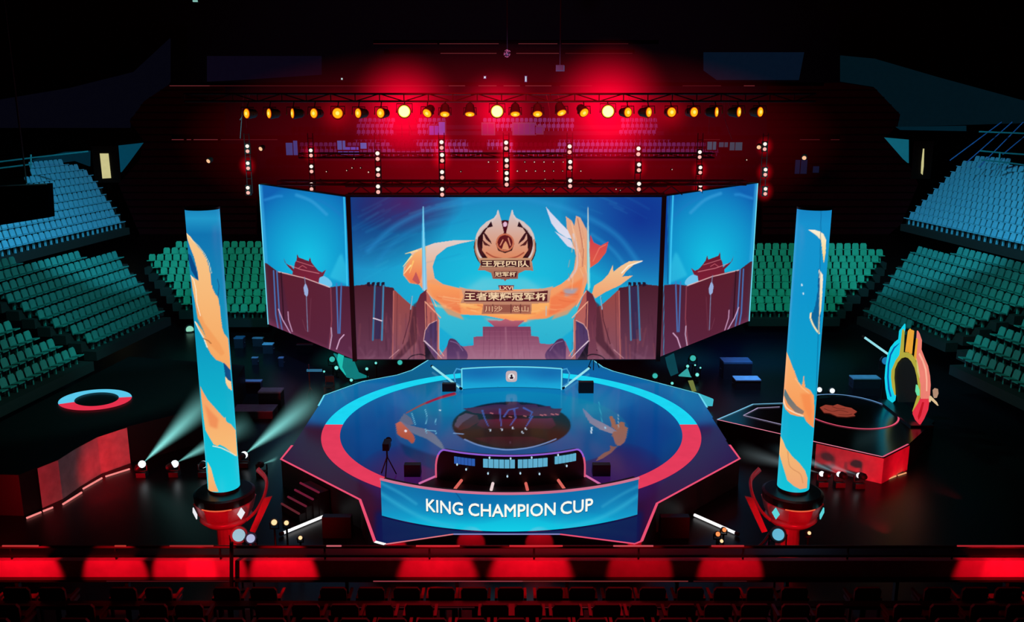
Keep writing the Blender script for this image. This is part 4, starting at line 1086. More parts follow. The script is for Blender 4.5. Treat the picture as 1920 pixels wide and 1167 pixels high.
ordn = ['lowest', 'second', 'third', 'fourth', 'fifth', 'sixth', 'seventh', 'eighth', 'ninth', 'tenth', 'eleventh', 'twelfth']
def poly_range(P, b_):
    xs = []; n = len(P)
    for i in range(n):
        (a0, b0_), (a1_, b1_) = P[i], P[(i+1) % n]
        if (b0_ > b_) != (b1_ > b_): xs.append(a0+(a1_-a0)*(b_-b0_)/(b1_-b0_))
    xs.sort(); return [(xs[i], xs[i+1]) for i in range(0, len(xs)-1, 2)]
def stand(p0, rdir, out, slope, poly_px, nrows, mat, where, pitch=.53, skip=None):
    """p0: world point on the lowest row line, rdir: row direction, out: horizontal direction away from the stage"""
    r = Vector(rdir).normalized(); o_ = Vector(out).normalized()
    u = (o_+Vector((0, 0, slope))); nrm = r.cross(u).normalized()
    P = []
    for a, b_ in poly_px:
        q = on_plane(a, b_, p0, nrm)-p0
        bb = q.dot(o_); P.append((q.dot(r), bb))
    bmin = min(p[1] for p in P); bmax = max(p[1] for p in P); db = (bmax-bmin)/nrows
    tiers = MB(); face = math.atan2(-o_.x, o_.y)   # seat faces -out
    for i in range(nrows):
        b_ = bmin+db*(i+.5)
        for a0, a1_ in poly_range(P, b_):
            zc = p0.z+slope*b_
            c = [p0+r*a0+o_*(b_-db/2), p0+r*a1_+o_*(b_-db/2), p0+r*a1_+o_*(b_+db/2), p0+r*a0+o_*(b_+db/2)]
            zt_ = zc-.42
            tiers.hull8([(q.x, q.y, zt_-.45) for q in c], [(q.x, q.y, zt_) for q in c])
            n = max(1, int((a1_-a0)/pitch)); a = a0+(a1_-a0-n*pitch)/2+pitch/2
            for k in range(n):
                q = p0+r*a+o_*(b_+db*.12)
                px, py = proj((q.x, q.y, zc))
                if -25 < px < 1945 and not (skip and skip(px, py)):
                    ALLSEATS.append(((CAM-q).length, Vector((q.x, q.y, zt_)), face, mat, i, where))
                a += pitch
    if tiers.v: tag(tiers.build('seating_tier', TIER), 'dark stepped concrete tier under the seats of the %s' % where, 'seating tier')
rl = Vector((.115, .993, 0)); ol = Vector((-.993, .115, 0)); rr = Vector((-.115, .993, 0)); orr = Vector((.993, .115, 0))
pl = on_z(315, 592, .9)
stand(pl, rl, ol, .62, [(315, 590), (180, 651), (5, 560), (-30, 548), (-30, 500), (182, 479), (225, 476), (240, 500), (280, 545)], 9, 'teal', 'lower left stand')
stand(pl, rl, ol, .62, [(160, 662), (80, 716), (-60, 760), (-60, 600), (15, 608)], 5, 'teal', 'lower left corner stand beyond the aisle')
pu = on_y(236, 420, 27)
stand(pu, rl, ol, .62, [(236, 420), (-40, 487), (-40, 380), (60, 340), (62, 308), (115, 305), (168, 320), (205, 372)], 10, 'cyan', 'upper left stand')
prr = on_z(1612, 590, .9)
stand(prr, rr, orr, .62, [(1612, 588), (1760, 635), (1800, 624), (1880, 590), (1960, 560), (1960, 510), (1722, 462), (1700, 478), (1650, 540)], 9, 'teal', 'lower right stand')
stand(prr, rr, orr, .62, [(1777, 652), (1862, 715), (1990, 770), (1990, 590), (1910, 603), (1850, 625)], 5, 'teal', 'lower right corner stand beyond the aisle')
pur = on_y(1695, 411, 27)
stand(pur, rr, orr, .62, [(1695, 411), (1960, 474), (1960, 330), (1860, 300), (1800, 303), (1755, 350)], 11, 'cyan', 'upper right stand')
pb = on_z(480, 590, .2)
X1 = Vector((1, 0, 0)); Y1 = Vector((0, 1, 0))
stand(pb, X1, Y1, .42, [(272, 490), (282, 482), (330, 462), (420, 458), (505, 458), (505, 592), (430, 592), (372, 574), (340, 572)], 10, 'green', 'rear stand left of the screens')
stand(pb, X1, Y1, .42, [(1402, 590), (1402, 462), (1590, 462), (1662, 472), (1655, 495), (1625, 530), (1590, 560), (1570, 586)], 10, 'green', 'rear stand right of the screens')
# far upper stand behind the lamp row
pf = on_y(960, 292, 66)
def skipfar(px, py):
    return not ((672 < px < 740 and py < 255) or (785 < px < 835 and py < 255) or (905 < px < 1075 and py > 225 and py < 250) or (1160 < px < 1232 and py < 252) or py > 258) or (905 < px < 1080 and py > 258 and int(px) % 3 == 0)
stand(pf, X1, Y1, .6, [(560, 292), (1350, 292), (1350, 262), (1262, 262), (1230, 222), (672, 222), (660, 262), (560, 262)], 6, 'violet', 'far upper stand behind the lamp row', skip=skipfar)
ALLSEATS.sort(key=lambda s_: s_[0])
def seat_big(s_): return s_[0]
count = 0
rest = MB()
sd_v = {k: [] for k in seat_mats}
tmpl = {k: ([v.co.copy() for v in me_.vertices], [list(p.vertices) for p in me_.polygons]) for k, me_ in seat_mesh.items()}
FAR = {}
for dist, q, face, mat, row, where in ALLSEATS:
    if count < 300:
        o = bpy.data.objects.new('stand_seat', seat_mesh[mat]); COL.objects.link(o)
        o.location = q; o.rotation_euler = (0, 0, face)
        tag(o, '%s seat in the %s row of the %s' % ({'cyan': 'pale cyan', 'teal': 'teal', 'green': 'sea green', 'violet': 'violet grey'}[mat], ordn[row], where), 'seat', 'seats in the %s' % where)
        count += 1
    else:
        m = FAR.setdefault(where, (MB(), mat))[0]
        R = Matrix.Rotation(face, 3, 'Z'); vs, fs = tmpl[mat]
        m.add([R@v+q for v in vs], fs)
allv = MB()
if FAR:
    me = bpy.data.meshes.new('stand_seats'); vv = []; ff = []; mi = []; keys = list(seat_mats)
    for where, (m, mat) in FAR.items():
        n = len(vv); vv += [tuple(v) for v in m.v]; ff += [[i+n for i in f] for f in m.f]; mi += [keys.index(mat)]*len(m.f)
    me.from_pydata(vv, [], ff)
    for k in keys: me.materials.append(seat_mats[k])
    me.polygons.foreach_set('material_index', mi)
    o = bpy.data.objects.new('stand_seats', me); COL.objects.link(o)
    tag(o, 'remaining rows of teal and cyan stand seats farther back', 'seats', kind='stuff')
print('SEATS', len(ALLSEATS), {w: len(m.v)//22 for w, (m, _) in FAR.items()})

# tier fascias (dark walls under the upper stands) and black hanging screen
for sgn, a, nm in ((-1, [(-40, 492), (238, 424), (330, 520), (320, 560), (226, 478), (-40, 502)], 'left'),):
    pass
q0, q1, q2, q3 = [on_y(a, b_, 7) for a, b_ in ((-60, 352), (88, 345), (92, 408), (-60, 432))]
t = thing('hanging_screen', q3, 'black hanging display box in front of the upper left stand', 'screen')
m = MB(); m.slab([q0, q1, q2, q3], (0, .5, 0)); m.build('case', paint('dead_black', (1, 1, 2), .95, spec=0), t)
m = MB(); m.bar(q0+Vector((0, -.02, 0)), q1+Vector((0, -.02, 0)), .03); m.build('top_edge', paint('edge_grey', (90, 90, 100), .5), t)
m = MB(); m.bar(q1+Vector((-1, .2, 0)), (q1.x-1, q1.y+.2, 26.7), .04); m.bar(q0+Vector((1, .2, 0)), (q0.x+1, q0.y+.2, 26.7), .04); m.build('suspension', BLACK, t)
# railings over the upper stands
blue_rail = paint('blue_lit_rail', (70, 110, 190), .4, .2); teal_rail = paint('teal_lit_rail', (60, 150, 165), .4, .2)
def rail(lines, y, mat, label, r=.05):
    m = MB()
    for L_ in lines:
        m.tube([on_y(a, b_, y) for a, b_ in L_], r, 6)
    tag(m.build('guard_railing', mat), label, 'railing')
rail([[(1878, 229), (1781, 301)], [(1898, 229), (1812, 305)], [(1919, 229), (1835, 314)], [(1940, 240), (1880, 290)]], 24, blue_rail, 'slanting blue lit stair rails above the upper right stand', .035)
rail([[(1838, 283), (1880, 287), (1940, 291)], [(1875, 285), (1873, 310)], [(1840, 300), (1880, 304), (1940, 312)], [(1836, 247), (1940, 251)]], 23, teal_rail, 'teal lit level guard rail at the back of the upper right stand')
rail([[(-20, 306), (60, 296), (165, 284)], [(58, 290), (58, 316)], [(-20, 318), (60, 308)]], 23, teal_rail, 'teal lit guard rail at the back of the upper left stand')
# ================================================================== glowing flame columns
YC = -7.3
def column(side):
    s = -1 if side == 'left' else 1
    px0 = 420 if s < 0 else 1487
    base = on_y(px0, 912, YC); cx = base.x; zb_, zt2 = base.z, on_y(378 if s < 0 else 1521, 392, YC).z
    R = .455
    CV = Canvas(330, 375, 460, 935, 2) if s < 0 else Canvas(1435, 370, 1575, 935, 2)
    CV.vgrad([(380, (24, 118, 178)), (410, (32, 150, 200)), (440, (16, 115, 175)), (620, (14, 150, 190)), (760, (16, 178, 205)), (930, (18, 205, 225))] if s < 0 else
             [(380, (22, 125, 190)), (420, (22, 145, 205)), (560, (14, 150, 205)), (700, (14, 160, 205)), (930, (18, 195, 215))])
    if s < 0:
        f = lambda L: [(320+a/2.119, 380+b/2.119) for a, b in L]
        CV.fill(f([(60, 195), (80, 210), (100, 260), (112, 310), (100, 300), (82, 270), (75, 240)]), (8, 70, 130))
        CV.fill(f([(62, 120), (78, 135), (100, 165), (125, 195), (142, 225), (152, 255), (160, 300), (162, 325), (168, 345), (178, 365), (188, 375), (196, 420), (204, 495), (212, 520), (228, 540), (234, 600),
                   (238, 665), (222, 650), (205, 635), (180, 625), (160, 602), (145, 575), (134, 545), (118, 510), (95, 472), (104, 478), (125, 508), (142, 540), (128, 500), (108, 460), (98, 400), (88, 350), (80, 290),
                   (94, 300), (112, 312), (106, 270), (92, 215), (78, 180), (66, 145)]), (248, 200, 140), (246, 165, 95))
        CV.fill(f([(95, 380), (112, 420), (135, 480), (165, 520), (195, 560), (215, 600), (200, 610), (170, 580), (150, 560), (130, 520), (105, 455)]), (240, 150, 85), al=.6, soft=1)
        CV.line(f([(62, 122), (84, 148), (110, 172), (135, 205), (152, 240), (162, 280)]), 1.4, (255, 235, 190), .8)
        CV.line(f([(80, 290), (92, 310), (100, 345), (104, 400), (118, 450)]), 1.6, (255, 240, 215), .9)
        CV.line(f([(97, 474), (112, 505), (132, 540), (145, 575)]), 2, (250, 240, 220), .95)
        CV.line(f([(188, 376), (192, 330), (186, 305)]), 1.5, (15, 70, 120), .8)
        CV.line(f([(130, 540), (150, 550), (160, 560)]), 2, (150, 90, 50), .8)
        CV.fill(f([(210, 635), (224, 650), (236, 665), (240, 700), (244, 748), (228, 735), (218, 705)]), (10, 75, 130))
        CV.fill(f([(216, 690), (228, 705), (240, 712), (244, 748), (230, 738), (220, 720)]), (250, 220, 165), (250, 190, 130))
        CV.fill(f([(118, 730), (130, 755), (148, 785), (172, 812), (195, 838), (214, 858), (216, 852), (222, 872), (240, 882), (258, 905), (265, 1010), (240, 992), (215, 972), (195, 962), (185, 968), (170, 960), (155, 935),
                   (138, 905), (130, 850), (122, 780)]), (246, 160, 100), (248, 190, 120))
        CV.fill(f([(135, 800), (160, 830), (190, 860), (185, 900), (155, 890)]), (236, 125, 75), al=.6, soft=2)
        CV.line(f([(168, 968), (200, 975), (235, 992), (258, 1006)]), 1.6, (255, 235, 205))
        CV.fill(f([(146, 1030), (160, 1055), (168, 1085), (176, 1115), (190, 1150), (150, 1150), (148, 1080)]), (248, 195, 130), (244, 170, 105))
    else:
        f = lambda L: [(1430+a/2.119, 380+b/2.119) for a, b in L]
        CV.fill(f([(180, 108), (205, 108), (228, 115), (242, 126), (252, 148), (250, 200), (243, 245), (238, 205), (232, 150), (215, 132), (195, 118)]), (250, 240, 215), (250, 205, 120))
        CV.fill(f([(222, 262), (230, 275), (240, 285), (237, 360), (232, 430), (226, 525), (216, 512), (200, 492), (186, 462), (188, 440), (200, 436), (210, 405), (219, 350)]), (8, 80, 140), (14, 110, 160))
        CV.fill(f([(222, 262), (231, 276), (240, 288), (237, 360), (232, 430), (224, 460), (224, 380), (226, 310)]), (245, 235, 215), (250, 220, 170))
        CV.line(f([(192, 440), (190, 458), (200, 485), (214, 508), (224, 520)]), 3, (252, 232, 180), curve=True)
        CV.line(f([(224, 455), (222, 515)]), 2.6, (250, 225, 180))
        CV.fill(f([(96, 438), (107, 434), (104, 462), (98, 490), (92, 515), (90, 480)]), (225, 190, 215), (240, 210, 200))
        CV.fill(f([(92, 585), (102, 610), (114, 640), (124, 668), (124, 660), (130, 682), (142, 712), (156, 730), (163, 684), (166, 715), (170, 735), (188, 745), (203, 768), (206, 820), (203, 895), (188, 885), (172, 868),
                   (165, 852), (140, 850), (110, 842), (90, 822), (78, 790), (74, 720), (80, 650)]), (248, 180, 115), (248, 150, 85))
        CV.fill(f([(88, 740), (108, 775), (135, 808), (165, 830), (160, 842), (130, 835), (100, 800), (84, 765)]), (75, 115, 125), (150, 120, 105))
        CV.line(f([(80, 770), (92, 812), (120, 832), (160, 848)]), 2.6, (250, 215, 180), curve=True)
        CV.line(f([(130, 700), (155, 735), (185, 760)]), 1.4, (255, 210, 160), .7)
        CV.fill(f([(150, 760), (190, 760), (198, 830), (190, 870), (165, 820)]), (245, 130, 70), al=.6, soft=2)
        CV.fill(f([(66, 920), (80, 945), (92, 975), (118, 1010), (145, 1035), (168, 1065), (178, 1095), (176, 1135), (150, 1140), (125, 1128), (98, 1105), (84, 1060), (66, 1000)]), (248, 190, 115), (238, 165, 115), curve=False)
        CV.line(f([(100, 990), (105, 1040), (120, 1060), (150, 1080), (160, 1115)]), 1.5, (200, 130, 85), .7, curve=True)
        CV.line(f([(232, 30), (225, 400), (212, 780)]), 1.5, (10, 80, 130), .5)
        CV.line(f([(155, 325), (156, 330)]), 2.5, (225, 240, 250)); CV.line(f([(161, 360), (162, 364)]), 2.5, (225, 240, 250))
    t = thing('led_column', (cx, YC, -1), 'tall round column at the %s showing orange flames on blue' % side + (' above a red ringed pedestal'), 'column'); tag(t, kind='thing')
    nth, nz_ = 128, 560
    th = np.linspace(0, 2*PI, nth+1); zz = np.linspace(zb_, zt2, nz_+1)
    TH, ZZ = np.meshgrid(th, zz)
    V = np.stack([cx+R*np.cos(TH).ravel(), YC+R*np.sin(TH).ravel(), ZZ.ravel()], -1)
    # the far half repeats the near half mirrored
    ax = math.atan2(CAM.y-YC, CAM.x-cx); q = (TH.ravel()-ax+PI) % (2*PI)-PI
    q = np.where(np.abs(q) > PI/2, np.sign(q)*(PI-np.abs(q)), q); tt = ax+np.clip(q, -1.5, 1.5)
    Vp = np.stack([cx+R*np.cos(tt), YC+R*np.sin(tt), ZZ.ravel()], -1)

    grid_obj('flame_screen', V, nth, nz_, CV.sample(*proj_np(Vp)), led('column_picture_%s' % side, 1.0, rough=.35), t)
    m = MB(); m.lathe((cx, YC, 0), [(R+.01, zt2), (R+.01, zt2+.06)], 32); m.lathe((cx, YC, 0), [(R*.96, zb_-.1), (R*.96, zb_)], 32); m.build('end_cap', BLACK, t)
    # pedestal: faceted collar, bowl and leg
    RED = paint('red_lit_gloss', (235, 150, 155), .35, .1, spec=.6); n8 = 8; a0 = PI/8
    zd = zb_-.1
    m = MB(); m.lathe((cx, YC, 0), [(.5, zd-.3), (.86, zd-.28), (.88, zd-.06), (.8, zd-.02), (.5, zd)], 32); m.build('top_plate', paint('pedestal_black', (8, 5, 8), .4), t)
    m = MB(); m.lathe((cx, YC, 0), [(.6, zd-.78), (.78, zd-.72), (.9, zd-.32), (.84, zd-.28), (.5, zd-.29)], n8, a0); m.build('collar', RED, t, )['label'] = 'red lit eight sided collar'
    m = MB(); m.lathe((cx, YC, 0), [(.3, zd-1.15), (.6, zd-1.02), (.76, zd-.86), (.7, zd-.79), (.3, zd-.78)], 32); m.build('bowl', RED, t, smooth=True)
    m = MB(); m.lathe((cx, YC, 0), [(.3, -1), (.3, zd-1.1)], 16); m.box((cx-.27*s, YC-.02, (zd-2.1)/2), (.12, .5, zd-1.1+1)); m.build('leg', RED, t)
    wg = glow('pedestal_white', (235, 235, 240), 1) if s < 0 else glow('pedestal_cyan', (95, 215, 220), .95)
    for px, py, w_, h_ in (((457, 934, .22, .3), (364, 934, .1, .3)) if s < 0 else ((1450, 931, .2, .3), (1545, 932, .1, .3))):
        ang = math.radians(-45 if px > px0 else -135); c = Vector((cx+.86*math.cos(ang), YC+.86*math.sin(ang), zd-.42))
        tgt = on_plane(px, py, (cx, YC-.62, 0), Vector((0, 1, 0)))
        nrm = Vector((math.cos(ang), math.sin(ang), -.2)).normalized(); tx = Vector((-math.sin(ang), math.cos(ang), 0)); tz = nrm.cross(tx)
        c = Vector((cx+.93*math.cos(ang), YC+.93*math.sin(ang), zd-.45))
        m = MB(); m.slab([c+tz*.2, c+tx*.12, c-tz*.2, c-tx*.12], nrm*.03); m.build('diamond_light', wg, t)
    # lit seam along the collar
    m = MB(); m.tube([(cx+.86*math.cos(a), YC+.86*math.sin(a), zd-.3) for a in [math.radians(-120+60*i/8) for i in range(9)]], .018, 6); m.build('seam_light', glow('orange_seam', (235, 95, 60), 1), t)
    # curved horn and slanting fin on the stage side
    f = -s
    g = [(cx+f*.75, YC+.9, zd+.25), (cx+f*1.05, YC+.7, zd-.0), (cx+f*1.1, YC+.3, zd-.3), (cx+f*.95, YC-.1, zd-.62), (cx+f*.72, YC-.4, zd-.8)]
    m = MB(); m.tube(smooth(g, 5), .06, 8, flat=1.6, r1=.03); m.build('horn_trim', paint('horn_red', (235, 110, 120), .4), t)
    m = MB(); A, B_, C_ = Vector((cx+f*1.3, YC-.1, zd-.25)), Vector((cx+f*.82, YC-.5, zd-1.1)), Vector((cx+f*.98, YC-.5, zd-1.15))
    m.slab([A+Vector((f*.12, 0, .05)), A+Vector((-f*.12, 0, 0)), B_, C_], (0, .08, 0)); m.build('fin', paint('fin_red', (235, 100, 105), .45), t)
    h = [(cx+f*.75, YC-.5, zd-1.15), (cx+f*1.0, YC-.6, zd-1.45), (cx+f*1.4, YC-.7, zd-1.65), (cx+f*1.7, YC-.75, zd-1.7)]
    m = MB(); m.tube(smooth(h, 5), .04, 8, r1=.02); m.build('cable_arm', paint('arm_dark', (50, 40, 60), .4), t)
    m = MB(); m.tube(smooth([Vector(q)+Vector((-.02*f, 0, -.22)) for q in h], 5), .03, 8, r1=.02); m.build('cable_arm', paint('arm_pink', (190, 60, 90), .4) if s < 0 else paint('arm_blue', (60, 120, 160), .4), t)
    return t, cx, zd
cl = column('left'); cr_ = column('right')

# round floor lamps beside the pedestals
def round_lamp(px, py, y, r, label, lens, ring_mat=None, aim=(0, -1, .25), name='flood_lamp', cat='lamp', group=None, foot=True, zfloor=-1.0):
    c = on_y(px, py, y); d = Vector(aim).normalized()
    if name == 'backstage_lamp': r *= .72
    t = thing(name, c, label, cat, group)
    m = MB(); m.lathe(c, [(r*.6, -r*1.6), (r*1.2, -r*1.1), (r*1.45, -.02), (r*1.35, .02), (r*1.02, 0)], 20, ax=d); m.build('housing', ring_mat or BLACK, t)
    m = MB(); m.lathe(c+d*.03, [(r, 0), (r, .02)], 24, ax=d); m.build('lens', lens, t)
    if foot:
        m = MB(); m.tube([c+Vector((-r*1.5, 0, 0)), Vector((c.x-r*1.5, c.y, max(zfloor+.05, c.z-r*2.4))), Vector((c.x+r*1.5, c.y, max(zfloor+.05, c.z-r*2.4))), c+Vector((r*1.5, 0, 0))], .025, 6)
        zb2 = max(zfloor+.05, c.z-r*2.4); m.bar((c.x, c.y, zfloor), (c.x, c.y, zb2), .03); m.lathe((c.x, c.y, zfloor), [(r*1.1, 0), (r*1.1, .05)], 16); m.build('bracket', BLACK, t)
    return t
frost = glow('frosted_lens', (165, 200, 215), .9)
round_lamp(448, 1004, -9.2, .17, 'larger round frosted floor lamp right of the left pedestal leg', frost, paint('lamp_red_shell', (170, 40, 50), .5), aim=(.25, -1, .4))
round_lamp(470, 1010, -9.25, .115, 'smaller round frosted floor lamp right of the left pedestal leg', glow('frosted2', (185, 190, 225), .9), paint('lamp_violet_shell', (90, 50, 90), .5), aim=(.35, -1, .4))
round_lamp(1459, 1003, -9.2, .16, 'round pale blue floor lamp left of the right pedestal leg', glow('frosted3', (105, 190, 220), .9), BLACK, aim=(-.2, -1, .5))
warm = glow('warm_bulb', (255, 205, 150), 1.3)
for px, py, r, lb in ((514, 980, .08, 'bright warm spot lamp on the floor right of the left pedestal'), (537, 981, .065, 'dimmer warm spot lamp next to the bright one by the left pedestal'), (563, 1009, .055, 'small warm lamp below the white floor tube on the left'),
                      (1345, 1002, .065, 'small orange lamp below the white floor tube on the right'), (1357, 994, .06, 'pale pink lamp right of the small orange lamp'), (1352, 1015, .05, 'lowest small white lamp below the right floor tube'),
                      (1516, 1000, .05, 'small warm lamp at the foot of the right pedestal leg')):
    round_lamp(px, py, -8.3, r, lb, warm if 'orange' not in lb else glow('orange_bulb', (255, 140, 80), 1.2), aim=(.3, -1, .5), name='spot_lamp')
rod(on_z(531, 1000, -.92), on_z(611, 967, -.92), .05, 'white floor tube slanting up right of the left pedestal')
rod(on_z(1302, 966, -.92), on_z(1379, 1000, -.92), .05, 'white floor tube slanting down left of the right pedestal')
# stair with lit treads on the left flank of the stage
t = thing('stage_stairs', on_z(560, 935, -1), 'dark stair on the left flank of the stage with four dim pink treads', 'stairs')
tp = [((563, 906), (598, 924)), ((553, 919), (587, 937)), ((540, 932), (574, 950)), ((528, 945), (561, 964))]
for k, (a, b_) in enumerate(tp):
    z = -.12-.2*k; p, q = on_z(*a, z), on_z(*b_, z); out_ = Vector((-.55, -.5, 0))*.5
    m = MB(); m.hull8([Vector((v.x, v.y, -1))+o_ for v, o_ in ((p, Vector()), (q, Vector()), (q, -out_), (p, -out_))], [Vector((v.x, v.y, z-.03))+o_ for v, o_ in ((p, Vector()), (q, Vector()), (q, -out_), (p, -out_))])
    m.build('step', paint('step_black', (18, 8, 12), .6), t)
    m = MB(); m.bar(p, q, .035); m.build('tread_light', glow('tread%d' % k, ((110, 26, 50), (105, 26, 50), (98, 28, 45), (92, 34, 42))[k], .95), t)

# ================================================================== right side platform with portal
RP = [(1345, 788), (1378, 774), (1412, 759), (1470, 757), (1560, 745), (1640, 742), (1700, 760), (1752, 790), (1703, 834), (1655, 858), (1530, 830)]
rp = [on_z(a, b_, 0) for a, b_ in RP]
plat = thing('side_platform', (sum(p.x for p in rp)/len(rp), sum(p.y for p in rp)/len(rp), -1), 'dark side platform at the right with neon outline and circle', 'platform')
m = MB(); m.prism([(p.x, p.y) for p in rp][::-1], -1, 0); m.build('deck', paint('side_deck_gloss', (10, 8, 16), .2, spec=.5), plat)
e = MB(); flat_strip(rp[:4], .07, .02, e); e.build('edge_light', glow('pale_blue_edge', (120, 190, 225), 1), plat)
e = MB(); flat_strip([rp[0], rp[10], rp[9]], .07, .02, e); e.build('edge_light', glow('rose_edge', (235, 130, 155), 1), plat)
e = MB(); flat_strip([rp[9], rp[8]], .07, .02, e); e.build('edge_light', glow('rose_edge2', (225, 90, 120), 1), plat)
e = MB(); flat_strip([on_z(a, b_, 0) for a, b_ in ((1465, 797), (1394, 780), (1421, 766), (1462, 764))], .05, .02, e); e.build('edge_light', glow('inner_edge', (190, 175, 215), 1), plat)
cC = on_z(1590, 771, 0); rC = abs(on_z(1677, 771, 0).x-on_z(1503, 771, 0).x)/2
ryC = (on_z(1590, 740, 0).y-on_z(1590, 806, 0).y)/2
m1 = ring(.0, PI, glow('blue_circle', (110, 160, 215), 1), 'circle_light', ro=1, ri=.965, z=.02, cx=cC.x, cy=cC.y, parent=plat, sx=rC, sy=ryC)
m2 = ring(PI, 2*PI, glow('rose_circle', (230, 85, 115), 1), 'circle_light', ro=1, ri=.965, z=.02, cx=cC.x, cy=cC.y, parent=plat, sx=rC, sy=ryC)
m = MB(); cp = [(1537, 765), (1548, 760), (1562, 762), (1570, 759), (1585, 764), (1596, 766), (1607, 773), (1600, 778), (1604, 781), (1588, 783), (1570, 782), (1556, 776), (1545, 775)]
m.add([(p.x, p.y, .02) for p in [on_z(a, b_, 0) for a, b_ in cp]], [list(range(len(cp)))]); m.build('floor_emblem', glow('copper_emblem', (150, 62, 48), .95), plat)['label'] = 'copper coloured coiled creature emblem'
m = MB()
for q in ([(1545, 768), (1560, 773), (1575, 771), (1590, 775)], [(1560, 764), (1572, 768), (1585, 768)], [(1572, 779), (1588, 780), (1598, 778)]):
    flat_strip(smooth([on_z(a, b_, 0) for a, b_ in q], 4), .04, .03, m)
m.build('emblem_lines', glow('emblem_dark', (60, 14, 16), 1), plat)
def skirt_glow(pts, z0, z1, mat, name, parent, off=.03):
    m = MB()
    for (a, b_) in zip(pts[:-1], pts[1:]): m.add([(a[0], a[1], z0), (b_[0], b_[1], z0), (b_[0], b_[1], z1), (a[0], a[1], z1)], [(0, 1, 2, 3)])
    return m.build(name, mat, parent)
clothr = paint('pale_skirt_cloth', (200, 190, 195), .7)
pA, pB, pC_ = rp[10], rp[9], rp[8]
skirt_glow([((pA.x), pA.y-.04), (pB.x+.03, pB.y-.04), (pC_.x+.05, pC_.y-.02)], -1, -.03, clothr, 'skirt_cloth', plat)
for a, b_ in (((1622, 893), (1648, 901)), ((1664, 899), (1680, 893)), ((1684, 892), (1699, 887))):
    p, q = on_z(*a, -.97), on_z(*b_, -.97)
    rod(p, q, .025, {1622: 'low pink floor tube at the corner of the right platform', 1664: 'short orange floor tube right of the right platform corner', 1684: 'farthest short orange floor tube at the right platform'}[a[0]], mat=glow('orange_tube', (240, 160, 110), 1) if a[0] > 1650 else glow('pink_tube', (235, 120, 130), 1), caps=False)

# portal arch, standing on the platform
fl, fr = on_z(1672, 757, 0), on_z(1722, 797, 0)
nP = Vector((fr.y-fl.y, -(fr.x-fl.x), 0)).normalized()
if nP.dot(CAM-fl) < 0: nP = -nP
arch = thing('portal_arch', ((fl.x+fr.x)/2, (fl.y+fr.y)/2, 0), 'oval neon portal, cyan on one side and coral on the other', 'portal')
apt = lambda L, k=0.0: [on_plane(a, b_, fl, nP)+nP*k for a, b_ in [(1620+x/4.86, 590+y/4.863) for x, y in L]]
def plate(name, px, mat, k=0.0, th=.08, label=None):
    th = min(th, .045); k = k*.45; m = MB(); m.slab(apt(px, k), nP*th); o = m.build(name, mat, arch)
    if label: o['label'] = label
    return o
cy1 = glow('portal_cyan', (20, 215, 240), .95); cy2 = glow('portal_cyan_dark', (30, 160, 215), .9); cor = glow('portal_coral', (240, 130, 115), .95); cor2 = glow('portal_red', (232, 50, 70), .95)
plate('left_wing', [(378, 85), (378, 130), (345, 280), (340, 355), (300, 410), (272, 470), (255, 560), (262, 650), (292, 740), (285, 785), (262, 805), (222, 770), (205, 680), (197, 580), (205, 480), (222, 370), (250, 300), (290, 250), (322, 225), (330, 150)], cy1, 0, .1, 'cyan glowing left wing')
plate('left_wing_groove', [(335, 262), (290, 310), (258, 370), (240, 460), (235, 570), (245, 680), (262, 750), (252, 750), (232, 680), (224, 570), (230, 455), (250, 360), (285, 298)], glow('portal_blue_line', (10, 90, 170), 1), .1, .02)
plate('inner_rim', [(375, 130), (365, 345), (400, 345), (440, 365), (470, 405), (490, 470), (505, 560), (525, 640), (522, 740), (500, 800), (452, 885), (480, 800), (500, 735), (505, 650), (492, 560), (475, 490), (445, 430), (415, 398), (385, 388),
                    (345, 400), (310, 440), (285, 500), (280, 580), (290, 690), (292, 738), (268, 660), (258, 570), (262, 510), (300, 420), (335, 370), (345, 290), (360, 140)], glow('portal_olive', (185, 175, 65), .9), .03, .1, 'olive gold inner rim')
for q in ([(412, 150), (428, 130), (438, 150), (415, 345), (386, 340)], [(442, 140), (460, 150), (440, 360), (420, 350)], [(488, 215), (502, 225), (485, 420), (468, 385)]):
    plate('gold_bar', q, glow('portal_gold', (235, 165, 55), .95), .02, .1)
plate('right_wing', [(492, 148), (508, 175), (528, 235), (524, 320), (555, 400), (585, 470), (602, 560), (608, 640), (600, 770), (525, 770), (525, 640), (505, 540), (490, 440), (485, 380), (500, 260), (488, 215)], cor, 0, .1, 'coral glowing right wing')
plate('right_wing_foot', [(522, 768), (600, 768), (585, 870), (550, 950), (515, 1005), (475, 960), (452, 905), (455, 880), (500, 810)], cor2, 0, .1, 'red lower end')
plate('wing_line', [(520, 350), (555, 420), (580, 500), (590, 600), (588, 700), (580, 700), (580, 600), (570, 505), (545, 430), (512, 365)], glow('portal_pale', (250, 175, 150), 1), .1, .02)
plate('wing_line', [(545, 800), (560, 800), (530, 920), (510, 960), (505, 930)], glow('portal_deepred', (190, 20, 35), 1), .1, .02)
plate('green_panel', [(490, 640), (505, 650), (520, 690), (520, 740), (500, 740), (484, 700)], glow('portal_green', (110, 230, 170), .95), .1, .03)
plate('right_groove', [(490, 400), (505, 470), (520, 560), (518, 580), (500, 520)], glow('portal_yel', (215, 200, 120), .9), .1, .02)
plate('dark_backing', [(385, 395), (345, 405), (310, 445), (288, 510), (284, 600), (296, 720), (310, 800), (420, 800), (470, 800), (498, 735), (500, 650), (488, 560), (470, 490), (440, 430), (410, 400)], paint('portal_back', (26, 26, 24), .6), -.06, .04)
m = MB(); m.box(((fl.x+fr.x)/2, (fl.y+fr.y)/2, -.0+.04), (.9, abs(fl.y-fr.y)+.6, .08)); m.build('base', paint('portal_base', (10, 6, 10), .3), arch)
